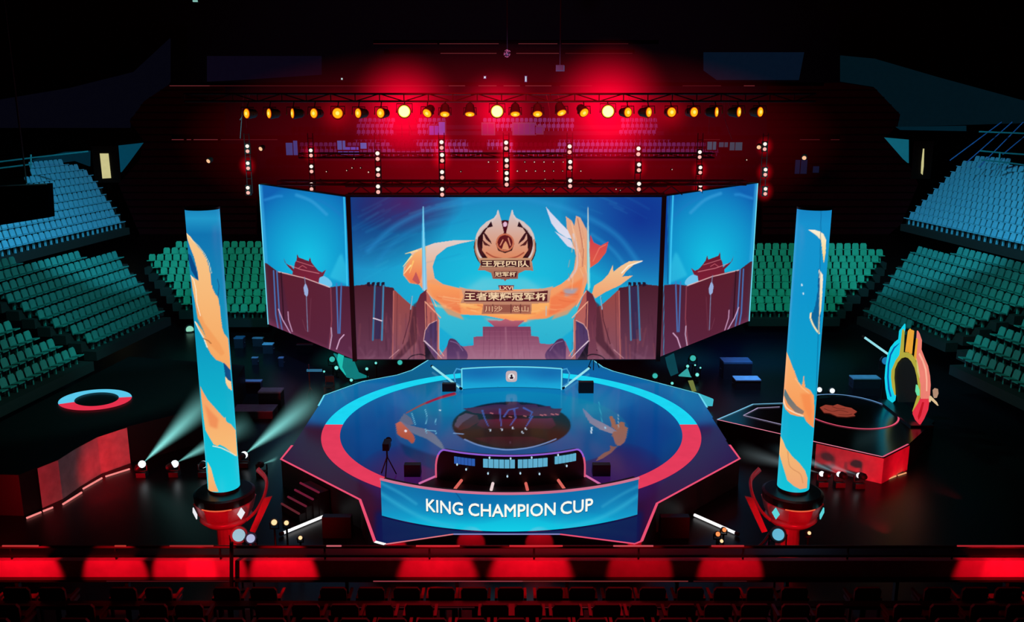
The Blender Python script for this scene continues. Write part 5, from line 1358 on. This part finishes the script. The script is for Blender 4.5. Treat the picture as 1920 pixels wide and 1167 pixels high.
tt = thing('gold_ornament', apt([(625, 740)])[0], 'small cream ribbon shaped ornament at the right edge of the portal', 'ornament')
m = MB(); m.slab(apt([(608, 690), (625, 672), (650, 680), (655, 720), (640, 760), (620, 762), (612, 740)], -.1), nP*.03); m.build('disc', glow('cream_disc', (185, 145, 120), .9), tt)
m = MB(); m.slab(apt([(592, 750), (605, 742), (660, 800), (675, 832), (640, 800), (612, 775), (600, 800)], -.02), nP*.05); m.build('ribbon', glow('cream_ribbon', (225, 195, 150), .95), tt)
rod(on_y(1621, 633, 5.5), on_y(1666, 665, 5.0), .05, 'pale cyan tube slanting down to the left shoulder of the portal', mat=pale)
round_lamp(1660, 677, 5.6, .16, 'dim blue round lamp left of the portal', glow('dim_blue_lens', (35, 130, 190), .8), foot=True)

# ================================================================== left side platform with floor ring
LPpx = [(45, 968), (80, 952), (118, 935), (150, 912), (190, 888), (245, 868)]
front = [on_z(a, b_, -1) for a, b_ in LPpx]
zl = .45
cR = on_z(178, 750, zl)
back = [(-11.8, 2.5), (-12.5, 8), (-18.5, 9.5), (-19.6, 0), (-18.5, -4.5)]
P = [(p.x, p.y) for p in front]
lp = thing('side_platform', (-15.5, 1, -1), 'raised dark platform at the left with a curved red lit front', 'platform')
m = MB(); m.prism(P+back, -1, zl); m.build('deck', paint('side_deck_dark', (8, 6, 12), .55, spec=.2), lp)
skirt_glow([(a+.02, b_-.05) for a, b_ in P[1:]], -1, zl-.02, clothr, 'skirt_cloth', lp)
# ornament ring, tilted like the photo
fr_ = thing('floor_ring', cR, 'flat glowing ring on the left platform, cyan behind and red in front', 'ring light')
def tilt_ring(a0, a1, mat, name, n=48):
    vs = []
    for i in range(n+1):
        a = math.radians(a0+(a1-a0)*i/n); c_, s_ = math.cos(a), math.sin(a)
        for rx, ry, ox, oy in ((69.5, 19, 0, 0), (42, 12.5, 3, -1)):
            x, y = rx*c_, ry*s_; k = math.radians(-5)
            vs.append(on_z(178+ox+x*math.cos(k)-y*math.sin(k), 750+oy+x*math.sin(k)+y*math.cos(k), zl+.05))
    fs = [(2*i, 2*i+1, 2*i+3, 2*i+2) for i in range(n)]
    m = MB(); m.add(vs, fs); o = m.build(name, mat, fr_); return o
tilt_ring(173, 362, glow('ring_cyan', (90, 200, 235), 1), 'cyan_arc'); tilt_ring(2, 173, glow('ring_red', (228, 48, 75), 1), 'red_arc')
sal = glow('salmon_tube', (245, 135, 130), 1)
lb = ['lowest pink floor tube at the left end of the left platform', 'second pink floor tube up along the left platform', 'third long pink floor tube along the left platform', 'fourth long pink floor tube along the left platform', 'farthest long pink floor tube beside the left platform']
for k, (a, b_) in enumerate((((50, 972), (77, 961)), ((81, 959), (99, 952)), ((118, 946), (153, 924)), ((156, 917), (191, 897)), ((198, 894), (243, 880)))):
    rod(on_z(*a, -.96), on_z(*b_, -.96), .035, lb[k], mat=sal, caps=False)

# ================================================================== moving heads with beams
def moving_head(px, py, tx, ty, ty_y, label, beam=True, r1=.55, s=1.6, zf=-1.0, col=(120, 200, 195), lensr=.1, group=None):
    y = on_z(px, py, zf+.45).y; c = on_y(px, py, y); tgt = on_y(tx, ty, ty_y); d = (tgt-c).normalized()
    t = thing('moving_head', (c.x, c.y, zf), label, 'spotlight', group)
    m = MB(); m.box((c.x, c.y, zf+.09), (.34, .3, .18)); m.build('base', BLACK, t)
    m = MB(); m.tube([(c.x-.19, c.y, c.z), (c.x-.19, c.y, zf+.24), (c.x-.12, c.y, zf+.2), (c.x+.12, c.y, zf+.2), (c.x+.19, c.y, zf+.24), (c.x+.19, c.y, c.z)], .03, 6); m.build('yoke', BLACK, t)
    m = MB(); m.lathe(c, [(.07, -.3), (.12, -.22), (.13, -.06), (lensr*.9, -.02), (lensr*.8, -.02)], 16, ax=d); m.build('head', BLACK, t)
    m = MB(); m.ball(c+d*.05+Vector((0, -.03, 0)), lensr*1.35, 12); m.build('lens', glow('beam_lens', (240, 250, 255), 1.5), t)
    if beam:
        Lh = (tgt-c).length
        M = MB(); n = 20; M.add([(0, 0, 0)]+[(math.cos(2*PI*k/n), math.sin(2*PI*k/n), 1) for k in range(n)], [(0, (k+1) % n+1, k+1) for k in range(n)]+[tuple(range(1, n+1))])
        me = M.mesh('light_beam', haze_cone('beam_%d' % px, col, s*3.2)); o = bpy.data.objects.new('light_beam', me); COL.objects.link(o)
        o.location = c+d*.1; o.rotation_mode = 'QUATERNION'; o.rotation_quaternion = d.to_track_quat('Z', 'Y'); o.scale = (r1, r1, Lh)
        tag(o, label.replace('moving head', 'pale beam rising in the haze from the').replace('white ', ''), 'light beam', kind='stuff')
    return t
moving_head(265, 872, 405, 735, -1, 'white moving head farthest left on the dark floor', r1=.9, s=1.1)
moving_head(326, 871, 470, 790, 0, 'white moving head second from the left on the floor', r1=.8, s=.8)
moving_head(381, 871, 420, 850, 3, 'white moving head just behind the left column', beam=False)
moving_head(490, 871, 545, 852, 2, 'white moving head right of the left column', r1=.3, s=.4, lensr=.07)
moving_head(457, 854, 600, 740, 6, 'white moving head hidden just behind the left column edge', r1=1.1, s=.5)
moving_head(1543, 889, 1380, 845, 0, 'white moving head just right of the right column', r1=.6, s=.35, col=(150, 170, 175), lensr=.07)
moving_head(1575, 890, 1400, 815, 2, 'white moving head second right of the right column', r1=.7, s=.35, col=(120, 170, 180), lensr=.07)
moving_head(1612, 892, 1480, 850, 1, 'white moving head farthest right near the red skirt', r1=.5, s=.3, col=(120, 170, 180), lensr=.07)

# ================================================================== props on and around the stage
def tripod_camera(px, py, zf, h, label, face=1):
    g = on_z(px, py, zf); t = thing('camera_tripod', g, label, 'camera')
    for k in range(3):
        a = 2*PI*k/3+.4; m = MB(); m.bar(g+Vector((.3*math.cos(a), .3*math.sin(a), .02)), g+Vector((0, 0, h*.7)), .022, 6); m.build('leg', BLACK, t)
    m = MB(); m.bar(g+Vector((0, 0, h*.65)), g+Vector((0, 0, h)), .03); m.build('column', BLACK, t)
    m = MB(); m.box(g+Vector((0, 0, h+.12)), (.22, .5, .24)); cb_ = m.build('camera_body', BLACK, t)
    m = MB(); m.lathe(g+Vector((0, .25*face, h+.12)), [(.09, 0), (.09, .16), (.11, .2)], 14, ax=(0, face, 0)); m.build('camera_lens', RUBBER, cb_)
    m = MB(); m.tube([g+Vector((0, -.1*face, h+.05)), g+Vector((.1, -.5*face, h-.12))], .015, 6); m.build('pan_handle', BLACK, t)
tripod_camera(727, 893, 0, 1.0, 'black broadcast camera on a tripod left of the booth')
tripod_camera(1113, 692, 0, 1.15, 'black camera tripod at the rear right edge of the stage')
def wedge(px, py, w, h, label, zf=0.0, name='floor_monitor', d=.45):
    g = on_z(px, py, zf); t = thing(name, g, label, 'monitor')
    m = MB(); x, y = g.x, g.y
    m.hull8([(x-w/2, y, zf), (x+w/2, y, zf), (x+w/2, y+d, zf), (x-w/2, y+d, zf)], [(x-w/2, y+.02, zf+h), (x+w/2, y+.02, zf+h), (x+w/2, y+d*.6, zf+h), (x-w/2, y+d*.6, zf+h)])
    m.build('cabinet', paint('monitor_black', (10, 5, 14), .5), t)
    m = MB(); m.slab([(x-w/2+.04, y+d+.005, zf+.05), (x+w/2-.04, y+d+.005, zf+.05), (x+w/2-.04, y+d*.62+.02, zf+h-.04), (x-w/2+.04, y+d*.62+.02, zf+h-.04)], (0, .012, .006)); m.build('screen', paint('dark_screen', (20, 30, 50), .2), t)
wedge(773, 895, .55, .42, 'black floor monitor on the stage right of the tripod camera')
wedge(1128, 894, .6, .4, 'black floor monitor on the stage just right of the booth')
wedge(842, 735, .6, .35, 'dark floor monitor beside the left tube of the rear sign')
wedge(1099, 738, .65, .5, 'dark floor monitor under the rear right tripod')
wedge(632, 1010, .9, .7, 'black box in the shadow below the left stage edge', zf=-1, name='equipment_box')
wedge(1265, 1010, .9, .7, 'black box in the shadow below the right stage edge', zf=-1, name='equipment_box')
# flight cases on the dark floor
case_body = paint('case_laminate', (24, 30, 44), .5); case_lid = paint('case_lid_grey', (120, 150, 180), .35)
def case(px, py, w, h, d, label, z=-1.0, lid=case_lid):
    g = on_z(px, py, z+h); t = thing('flight_case', (g.x, g.y, z), label, 'case')
    m = MB(); m.box((g.x, g.y, z+h*.45), (w, d, h*.9)); m.build('body', case_body, t)
    m = MB(); m.box((g.x, g.y, z+h*.95), (w+.02, d+.02, h*.1)); m.build('lid', lid, t)
    for sx in (-1, 1):
        m = MB(); m.tube([(g.x+sx*(w/2+.02), g.y-.1, z+h*.5), (g.x+sx*(w/2+.06), g.y-.08, z+h*.5), (g.x+sx*(w/2+.06), g.y+.08, z+h*.5), (g.x+sx*(w/2+.02), g.y+.1, z+h*.5)], .015, 5); m.build('handle', BLACK, t)
L1 = paint('lid_lit', (150, 210, 240), .4);  # lit lid copy, blue light put into its colour
case(449, 632, .5, .6, .5, 'small dim blue flight case far left of the video wall', lid=paint('lid_dim', (60, 110, 150), .5))
case(484, 633, .6, .5, .25, 'narrow blue topped case right of the small dim blue one')
case(503, 644, .55, .55, .35, 'brightest white topped flight case left of the video wall', lid=L1)
case(478, 627+43, .3, .4, .2, 'tiny pale topped case behind the left column')
case(470, 714, 1.0, .6, .35, 'long low blue topped case right of the left column')
case(508, 731, 1.0, .75, .6, 'wide pale blue case in the dark left of the stage', lid=L1)
case(475, 765, 1.9, .35, .9, 'large low blue topped road case beside the left column')
case(527, 670, .25, .5, .2, 'tiny blue topped case under the left video panel')
case(572, 645, .9, .5, .25, 'long thin case under the edge of the left video panel', lid=L1)
case(1400, 709, 1.2, .5, .7, 'wide blue topped case right of the video wall', lid=L1)
case(1622, 707, 1.3, .5, .6, 'blue topped case left of the portal')
case(1380, 675, 1.4, .9, .9, 'dim blue draped case beyond the right video panel', lid=paint('lid_dim', (60, 110, 150), .5))
case(1315, 636, .6, .4, .4, 'small pale case under the edge of the right video panel', lid=paint('lid_dim', (60, 110, 150), .5))
# dark cone shaped lamp shade at left
g = on_z(318, 745, -1); t = thing('reflector_panel', g, 'dim teal wedge shaped reflector on a stand left of the left column', 'reflector')
A = [on_y(a, b_, g.y) for a, b_ in ((299, 712), (303, 705), (320, 695), (324, 731), (303, 720))]
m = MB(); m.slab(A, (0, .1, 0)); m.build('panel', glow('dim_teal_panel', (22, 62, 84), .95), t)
m = MB(); m.bar((A[3].x-.1, g.y+.05, A[3].z+.1), (A[3].x-.1, g.y+.05, -1), .03); m.lathe((A[3].x-.1, g.y+.05, -1), [(.25, 0), (.2, .04)], 12); m.build('stand', BLACK, t)
round_lamp(330, 745, on_z(330, 752, -1).y, .11, 'small ice white lamp right of the teal reflector', glow('ice_bulb', (150, 210, 230), 1), name='spot_lamp')
round_lamp(356, 618, 20, .22, 'pale green lamp left of the left column, below the seats', glow('green_bulb', (150, 225, 195), .9), name='spot_lamp', aim=(.3, -1, 0))
for px, py, y, lb2 in ((1536, 731, 6.5, 'bright white lamp behind the right platform circle'), (1560, 733, 6.5, 'second white lamp behind the right platform circle')):
    round_lamp(px, py, y, .11, lb2, glow('white_bulb', (235, 250, 255), 1.2), name='spot_lamp', zfloor=-1)
# teal lit rig behind the wings of the video wall
teal_lens = glow('teal_lens', (120, 235, 225), 1.0); teal_lens2 = glow('teal_lens2', (60, 190, 180), .9)
teal_cloth = paint('teal_lit_sheet', (90, 190, 180), .6)
for px, py, y, r, lb2 in ((623, 674, 11, .19, 'larger teal lamp left of the leaning sheet under the video wall'), (631, 690, 10.8, .13, 'second teal lamp left of the leaning sheet'), (688, 692, 10, .1, 'ice teal lamp right of the leaning sheet'),
                          (608, 697, 10.5, .07, 'tiny ice lamp left of the leaning sheet'), (659, 713, 9, .1, 'white teal lamp at the rear left stage rim'), (683, 718, 8.5, .1, 'white lamp close above the rear left stage rim'), (616, 732, 9, .08, 'white lamp low beside the rear left stage rim'),
                          (705, 681, 9.6, .08, 'dim teal lamp under the bottom left of the central screen'), (750, 680, 9.4, .16, 'wide bright teal lamp under the central screen'),
                          (1228, 705, 9, .17, 'oval teal lamp under the right end of the central screen'), (1260, 719, 8.6, .09, 'small ice lamp at the rear right stage rim'), (1299, 672, 11, .2, 'tall teal lamp under the right video panel'),
                          (1289, 687, 10.7, .1, 'ice lamp below the tall teal one'), (1303, 685, 10.9, .06, 'tiny white lamp right of the ice lamp under the right panel'), (1313, 690, 10.9, .06, 'tiny white lamp farthest right under the right panel'), (1307, 703, 10, .12, 'dim teal lamp low right of the yellow case')):
    round_lamp(px, py, y, r, lb2, teal_lens if r < .15 else teal_lens2, name='backstage_lamp')
def sheet(pts, y, label, mat, k=.15):  # teal light on the sheets is painted in as glow
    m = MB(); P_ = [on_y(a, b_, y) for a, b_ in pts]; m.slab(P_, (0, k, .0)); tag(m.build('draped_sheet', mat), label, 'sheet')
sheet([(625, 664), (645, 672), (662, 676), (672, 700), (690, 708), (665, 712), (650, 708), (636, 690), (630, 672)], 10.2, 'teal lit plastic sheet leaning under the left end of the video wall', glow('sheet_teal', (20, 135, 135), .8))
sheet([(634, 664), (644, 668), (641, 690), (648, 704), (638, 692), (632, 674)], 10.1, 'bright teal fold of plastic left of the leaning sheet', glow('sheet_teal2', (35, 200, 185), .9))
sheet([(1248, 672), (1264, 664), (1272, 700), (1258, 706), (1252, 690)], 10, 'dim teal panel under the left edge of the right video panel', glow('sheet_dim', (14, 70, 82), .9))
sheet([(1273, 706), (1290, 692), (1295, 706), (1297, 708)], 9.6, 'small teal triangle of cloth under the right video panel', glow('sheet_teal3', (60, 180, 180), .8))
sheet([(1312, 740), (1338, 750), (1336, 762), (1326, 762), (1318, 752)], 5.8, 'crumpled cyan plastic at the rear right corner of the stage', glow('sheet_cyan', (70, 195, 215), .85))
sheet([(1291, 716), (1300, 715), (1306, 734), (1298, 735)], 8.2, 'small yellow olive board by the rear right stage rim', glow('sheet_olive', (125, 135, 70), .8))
# folding chairs and frame backstage
def small_chair(px, py, label, mat):
    g = on_z(px, py, -1); t = thing('folding_chair', g, label, 'chair')
    m = MB(); m.box(g+Vector((0, 0, .45)), (.42, .4, .03)); m.build('seat', mat, t)
    m = MB(); m.box(g+Vector((0, .2, .75)), (.42, .03, .3)); m.build('backrest', mat, t)
    for sx in (-.19, .19):
        for sy in (-.18, .18): m = MB(); m.bar(g+Vector((sx, sy, 0)), g+Vector((sx, sy, .45 if sy < 0 else .9)), .015, 6); m.build('leg', STEEL, t)
small_chair(618, 742, 'pale green lit folding chair at the rear left of the stage', paint('chair_green', (40, 110, 95), .5))
g = on_z(582, 745, -1); t = thing('work_light_stand', g, 'thin teal lit stand with a small lamp, left of the backstage chair', 'stand')
m = MB(); m.bar(g, g+Vector((0, 0, 1.6)), .03); m.build('pole', STEEL, t); m = MB(); m.box(g+Vector((.25, 0, 1.3)), (.7, .1, .1)); m.build('arm', glow('arm_blue_glow', (50, 110, 145), .8), t)
for k in range(3):
    a = 2*PI*k/3; m = MB(); m.bar(g+Vector((.3*math.cos(a), .3*math.sin(a), 0)), g+Vector((0, 0, .5)), .018, 5); m.build('leg', STEEL, t)

ball('backstage_haze', on_y(1400, 700, 12), (6, 2.2, 2.6), haze_ball('navy_haze', (0, 60, 150), .03, 1.2), 'faint navy haze hanging right of the stage behind the column')
ball('backstage_haze', on_y(560, 700, 12), (5, 2.2, 2.2), haze_ball('navy_haze2', (0, 40, 90), .014, 1.2), 'very faint blue haze hanging left of the stage')
ball('teal_haze', on_y(655, 690, 13), (2.4, 1.6, 1.5), haze_ball('teal_haze', (0, 140, 130), .1, 1.3), 'teal haze around the sheet under the left end of the video wall')
ball('teal_haze', on_y(1285, 690, 13), (2.6, 1.6, 1.5), haze_ball('teal_haze2', (0, 110, 130), .07, 1.3), 'teal haze around the lamps under the right video panel')
# ================================================================== foreground balcony
FR = paint('balcony_front_panel', (225, 200, 205), .45, c2=(190, 165, 170), scale=6, spec=.4)
yb = -16.8
zr0, zr1 = on_y(960, 1084, yb).z, on_y(960, 1044, yb).z
m = MB(); m.box((0, yb-.1, (zr0+zr1)/2), (24, .12, zr1-zr0)); tag(m.build('balcony_parapet', FR), 'long low parapet across the front, catching red pools of light', 'parapet')
t = thing('balcony_rail', (0, yb-.1, zr1), 'thin dark rail above the front parapet, red light painted on in places', 'railing')
zz_ = on_y(960, 1026, yb-.1).z
m = MB(); m.bar((-12, yb-.1, zz_), (12, yb-.1, zz_), .03); m.build('handrail', paint('rail_dark_red', (60, 16, 20), .5, .1), t)
for x in [-11+1.9*i for i in range(13)]:
    m = MB(); m.bar((x, yb-.1, zr1), (x, yb-.1, zz_), .018, 6); m.build('post', BLACK, t)
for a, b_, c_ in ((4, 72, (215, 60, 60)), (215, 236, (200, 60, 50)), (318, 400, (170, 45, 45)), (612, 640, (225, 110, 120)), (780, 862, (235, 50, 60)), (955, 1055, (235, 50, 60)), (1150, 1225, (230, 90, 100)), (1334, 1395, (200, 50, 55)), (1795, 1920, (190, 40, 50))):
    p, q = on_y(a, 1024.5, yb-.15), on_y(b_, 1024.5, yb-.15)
    m = MB(); m.box(((p.x+q.x)/2, yb-.145, p.z), (q.x-p.x, .02, .022)); m.build('lit_edge', glow('rail_lit_%d' % a, c_, .7), t)  # red light catching the rail, painted as glowing strips
m = MB(); zm = on_y(960, 1041, yb-.2).z
m.box((0, yb-.1, zm), (24, .3, .04)); m.build('ledge', paint('ledge_dark', (30, 10, 14), .4), t)
# walkway slab, then the terrace steps with seats
m = MB(); m.box((0, -17.45, 2.85), (26, 1.1, .5)); m.box((0, -18.4, 2.85), (26, .8, .9)); m.box((0, -19.25, 2.88), (26, .9, 1.3))
tag(m.build('terrace', paint('terrace_concrete', (26, 12, 16), .7)), 'dark stepped terrace behind the front parapet', 'terrace')
m = MB(); m.box((0, -16.9, 0), (26, .2, 4.6)); tag(m.build('terrace_wall', paint('terrace_wall', (12, 6, 8), .8)), 'dark wall holding up the front terrace', 'wall')
desk_m = paint('desk_dark_gloss', (40, 14, 18), .3)
for yy, py, lb2 in ((-17.06, 1088, 'long dark desk edge just behind the front parapet'), (-17.98, 1137, 'second long dark counter between the terrace seat rows')):
    z = on_y(960, py, yy).z; m = MB(); t = thing('long_desk', (0, yy, z), lb2, 'desk')
    m.box((0, yy+.08, z-.02), (23, .17, .04)); m.build('top', desk_m, t)
    for k in range(12):
        m = MB(); m.box((-11+2*k, yy+.08, z-.3), (.06, .1, .55)); m.build('leg', BLACK, t)
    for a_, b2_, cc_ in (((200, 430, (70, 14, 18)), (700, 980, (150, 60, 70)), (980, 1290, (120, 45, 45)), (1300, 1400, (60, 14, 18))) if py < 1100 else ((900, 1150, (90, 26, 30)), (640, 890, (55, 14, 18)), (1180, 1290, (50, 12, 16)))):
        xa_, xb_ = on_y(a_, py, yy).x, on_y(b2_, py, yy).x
        m = MB(); m.box(((xa_+xb_)/2, yy-.013, z-.02), (xb_-xa_, .012, .014)); m.build('edge_glint', glow('desk_edge_%d' % a_, cc_, .9), t)  # red glints along the desk edge painted as glow
# chairs seen from behind
ch_seat = paint('dark_red_chair_cloth', (95, 40, 48), .6); ch_fr = paint('chair_frame_gloss', (110, 50, 60), .3, .3)
def aud_chair(loc, label, group):
    t = thing('audience_chair', loc, label, 'chair', group); x, y, z = loc
    m = MB(); m.slab([(x-.22, y-.2, z+.45), (x+.22, y-.2, z+.45), (x+.23, y-.24, z+.82), (x+.19, y-.25, z+.88), (x-.19, y-.25, z+.88), (x-.23, y-.24, z+.82)], (0, -.05, 0)); m.build('backrest', ch_seat, t)
    m = MB(); m.box((x, y, z+.44), (.44, .42, .07)); m.build('seat', ch_seat, t)
    for sx in (-1, 1):
        m = MB(); m.box((x+sx*.255, y-.05, z+.62), (.05, .36, .05)); m.box((x+sx*.255, y-.2, z+.31), (.045, .05, .62)); m.build('armrest', ch_fr, t)
    m = MB(); m.box((x, y, z+.22), (.1, .3, .42)); m.build('pedestal', BLACK, t)
    return t
rows = ((-17.36, 3.1, 'front'), (-18.22, 3.3, 'middle'), (-19.0, 3.53, 'rear'))
rnd = random.Random(5)
for ri, (y, z, nm) in enumerate(rows):
    lbl = 'dark red terrace chair in the %s row, seen from behind' % nm; grp = 'terrace chairs of the %s row' % nm
    src = aud_chair((0, y, z), lbl, grp); 
    n = 34
    first = True
    for k in range(-n//2, n//2+1):
        x = k*.62+(.31 if ri % 2 else 0)
        px, py = proj((x, y, z+.8))
        if px < -40 or px > 1960: continue
        if rnd.random() < .12 and not first: continue
        o = src if first else copy_tree(src); first = False
        o.location.x = x+rnd.uniform(-.04, .04)
p_ = on_y(434, 1110, yb-.3); p2_ = on_y(434, 1018, yb-.3)
tag(MB().bar(p_, p2_, .035).build('rail_post', BLACK), 'thick black upright post in front of the parapet below the left pedestal', 'post')
# ================================================================== lights
def light(kind, loc, target, power, col, size=1.0, spot=60, blend=.5, soft=.2):
    L = bpy.data.lights.new('light', kind); L.energy = power; r = lin(col); L.color = (float(r[0]), float(r[1]), float(r[2]))
    if kind == 'SPOT': L.spot_size = math.radians(spot); L.spot_blend = blend; L.shadow_soft_size = soft
    if kind == 'AREA': L.size = size
    if kind == 'POINT': L.shadow_soft_size = soft
    o = bpy.data.objects.new('light', L); COL.objects.link(o); o.location = loc
    d = Vector(target)-Vector(loc); o.rotation_euler = d.to_track_quat('-Z', 'Y').to_euler()
    return o
light('SPOT', (-11, 3, 13), (-23, 18, 1.5), 6800, (60, 215, 210), spot=66)
light('SPOT', (11, 3, 13), (23, 18, 1.5), 6800, (60, 215, 210), spot=66)
light('SPOT', (-12, 9, 16), (-27, 22, 6.5), 17000, (105, 205, 228), spot=52)
light('SPOT', (12, 9, 16), (27, 22, 6.5), 17000, (105, 205, 228), spot=52)
light('SPOT', (-14, 12, 12), (-17, 27, 1.5), 2900, (80, 240, 210), spot=58)
light('SPOT', (14, 12, 12), (17, 27, 1.5), 2900, (80, 240, 210), spot=58)
light('SPOT', (-10, 4, 9), (-18.5, 4, 1), 2600, (90, 235, 205), spot=60)
light('SPOT', (10, 4, 11), (21, 5, 1), 2600, (90, 235, 205), spot=60)
light('SPOT', (0, 42, 13), (0, 70, 9.5), 9000, (180, 160, 255), spot=95)
light('AREA', (0, 30, 16), (0, 70, 8), 2200, (255, 14, 60), size=12)
light('AREA', (0, 3, 14.5), (0, 10, 9), 500, (255, 20, 40), size=8)
# red washes on the platform skirts, pedestals and parapet
light('SPOT', (-16.5, -8.5, -.6), (-15.2, 0, -.3), 1300, (255, 10, 35), spot=85, blend=.9)
light('SPOT', (-14.2, -4.2, -.7), (-13.9, 0, -.4), 600, (255, 10, 35), spot=80, blend=.8)
light('SPOT', (11.8, -6, -.8), (12.6, 0, -.45), 1000, (255, 10, 35), spot=80, blend=.8)
light('SPOT', (15.5, -3.5, -.8), (14.2, 0, -.5), 300, (255, 10, 35), spot=70, blend=.8)
for sx in (-1, 1):
    light('SPOT', (sx*8.1, -11.2, 1.6), (sx*8.1, -7.5, .3), 330, (255, 20, 45), spot=46, blend=.7)
    light('SPOT', (sx*6.6, -9.2, -.7), (sx*7.6, -7.3, -.2), 40, (255, 15, 35), spot=80, blend=.8)
    light('SPOT', (sx*6.3, -8.3, -.75), (sx*6.0, -6.0, -.6), 30, (255, 20, 30), spot=100, blend=1)
    light('AREA', (sx*5.5, -6.5, 9), (sx*6.8, -4, 0), 90, (255, 20, 60), size=3)
# pools of red light on the parapet and stage front
for px, py, sp, pw in ((45, 1062, 30, 90), (215, 1064, 24, 70), (345, 1060, 24, 75), (405, 1062, 22, 60), (530, 1062, 26, 80), (820, 1066, 34, 60), (995, 1062, 36, 70), (1370, 1062, 24, 40), (1860, 1062, 30, 60), (1910, 1062, 30, 60), (1200, 1058, 24, 30)):
    p = on_y(px, py, yb-.17); light('SPOT', (p.x, yb-1.15, p.z+.75), p, pw*1.4, (255, 8, 35), spot=sp+28, blend=.35, soft=.03)
for px, py, sp in ((750, 1035, 30), (885, 1030, 30), (1010, 1030, 32), (1180, 1030, 32)):
    p = on_z(px, py, -.75); light('SPOT', (p.x, p.y-1.6, p.z+.9), (p.x, p.y+.6, p.z+.1), 260, (255, 8, 35), spot=42, blend=.3, soft=.03)
light('AREA', (0, -15, 8), (0, -19, 3.6), 150, (255, 20, 45), size=6)  # unseen area light added to brighten the terrace chairs
# blue light on the cases and backstage
light('SPOT', (-9.5, 8, 7.5), (-12, 13, -1), 4000, (110, 180, 255), spot=75, blend=.8)
light('SPOT', (10.5, 8, 7.5), (14.5, 9, -1), 4000, (110, 180, 255), spot=75, blend=.8)
light('SPOT', (-7.5, 12, 4), (-8.5, 9.4, -1), 150, (60, 240, 225), spot=100, blend=.8)
light('SPOT', (7.5, 12, 4), (8.5, 9.4, -1), 150, (60, 240, 225), spot=100, blend=.8)
w = bpy.data.worlds.new('world'); scene.world = w; w.use_nodes = True
w.node_tree.nodes['Background'].inputs[0].default_value = (.03, .012, .03, 1); w.node_tree.nodes['Background'].inputs[1].default_value = .12
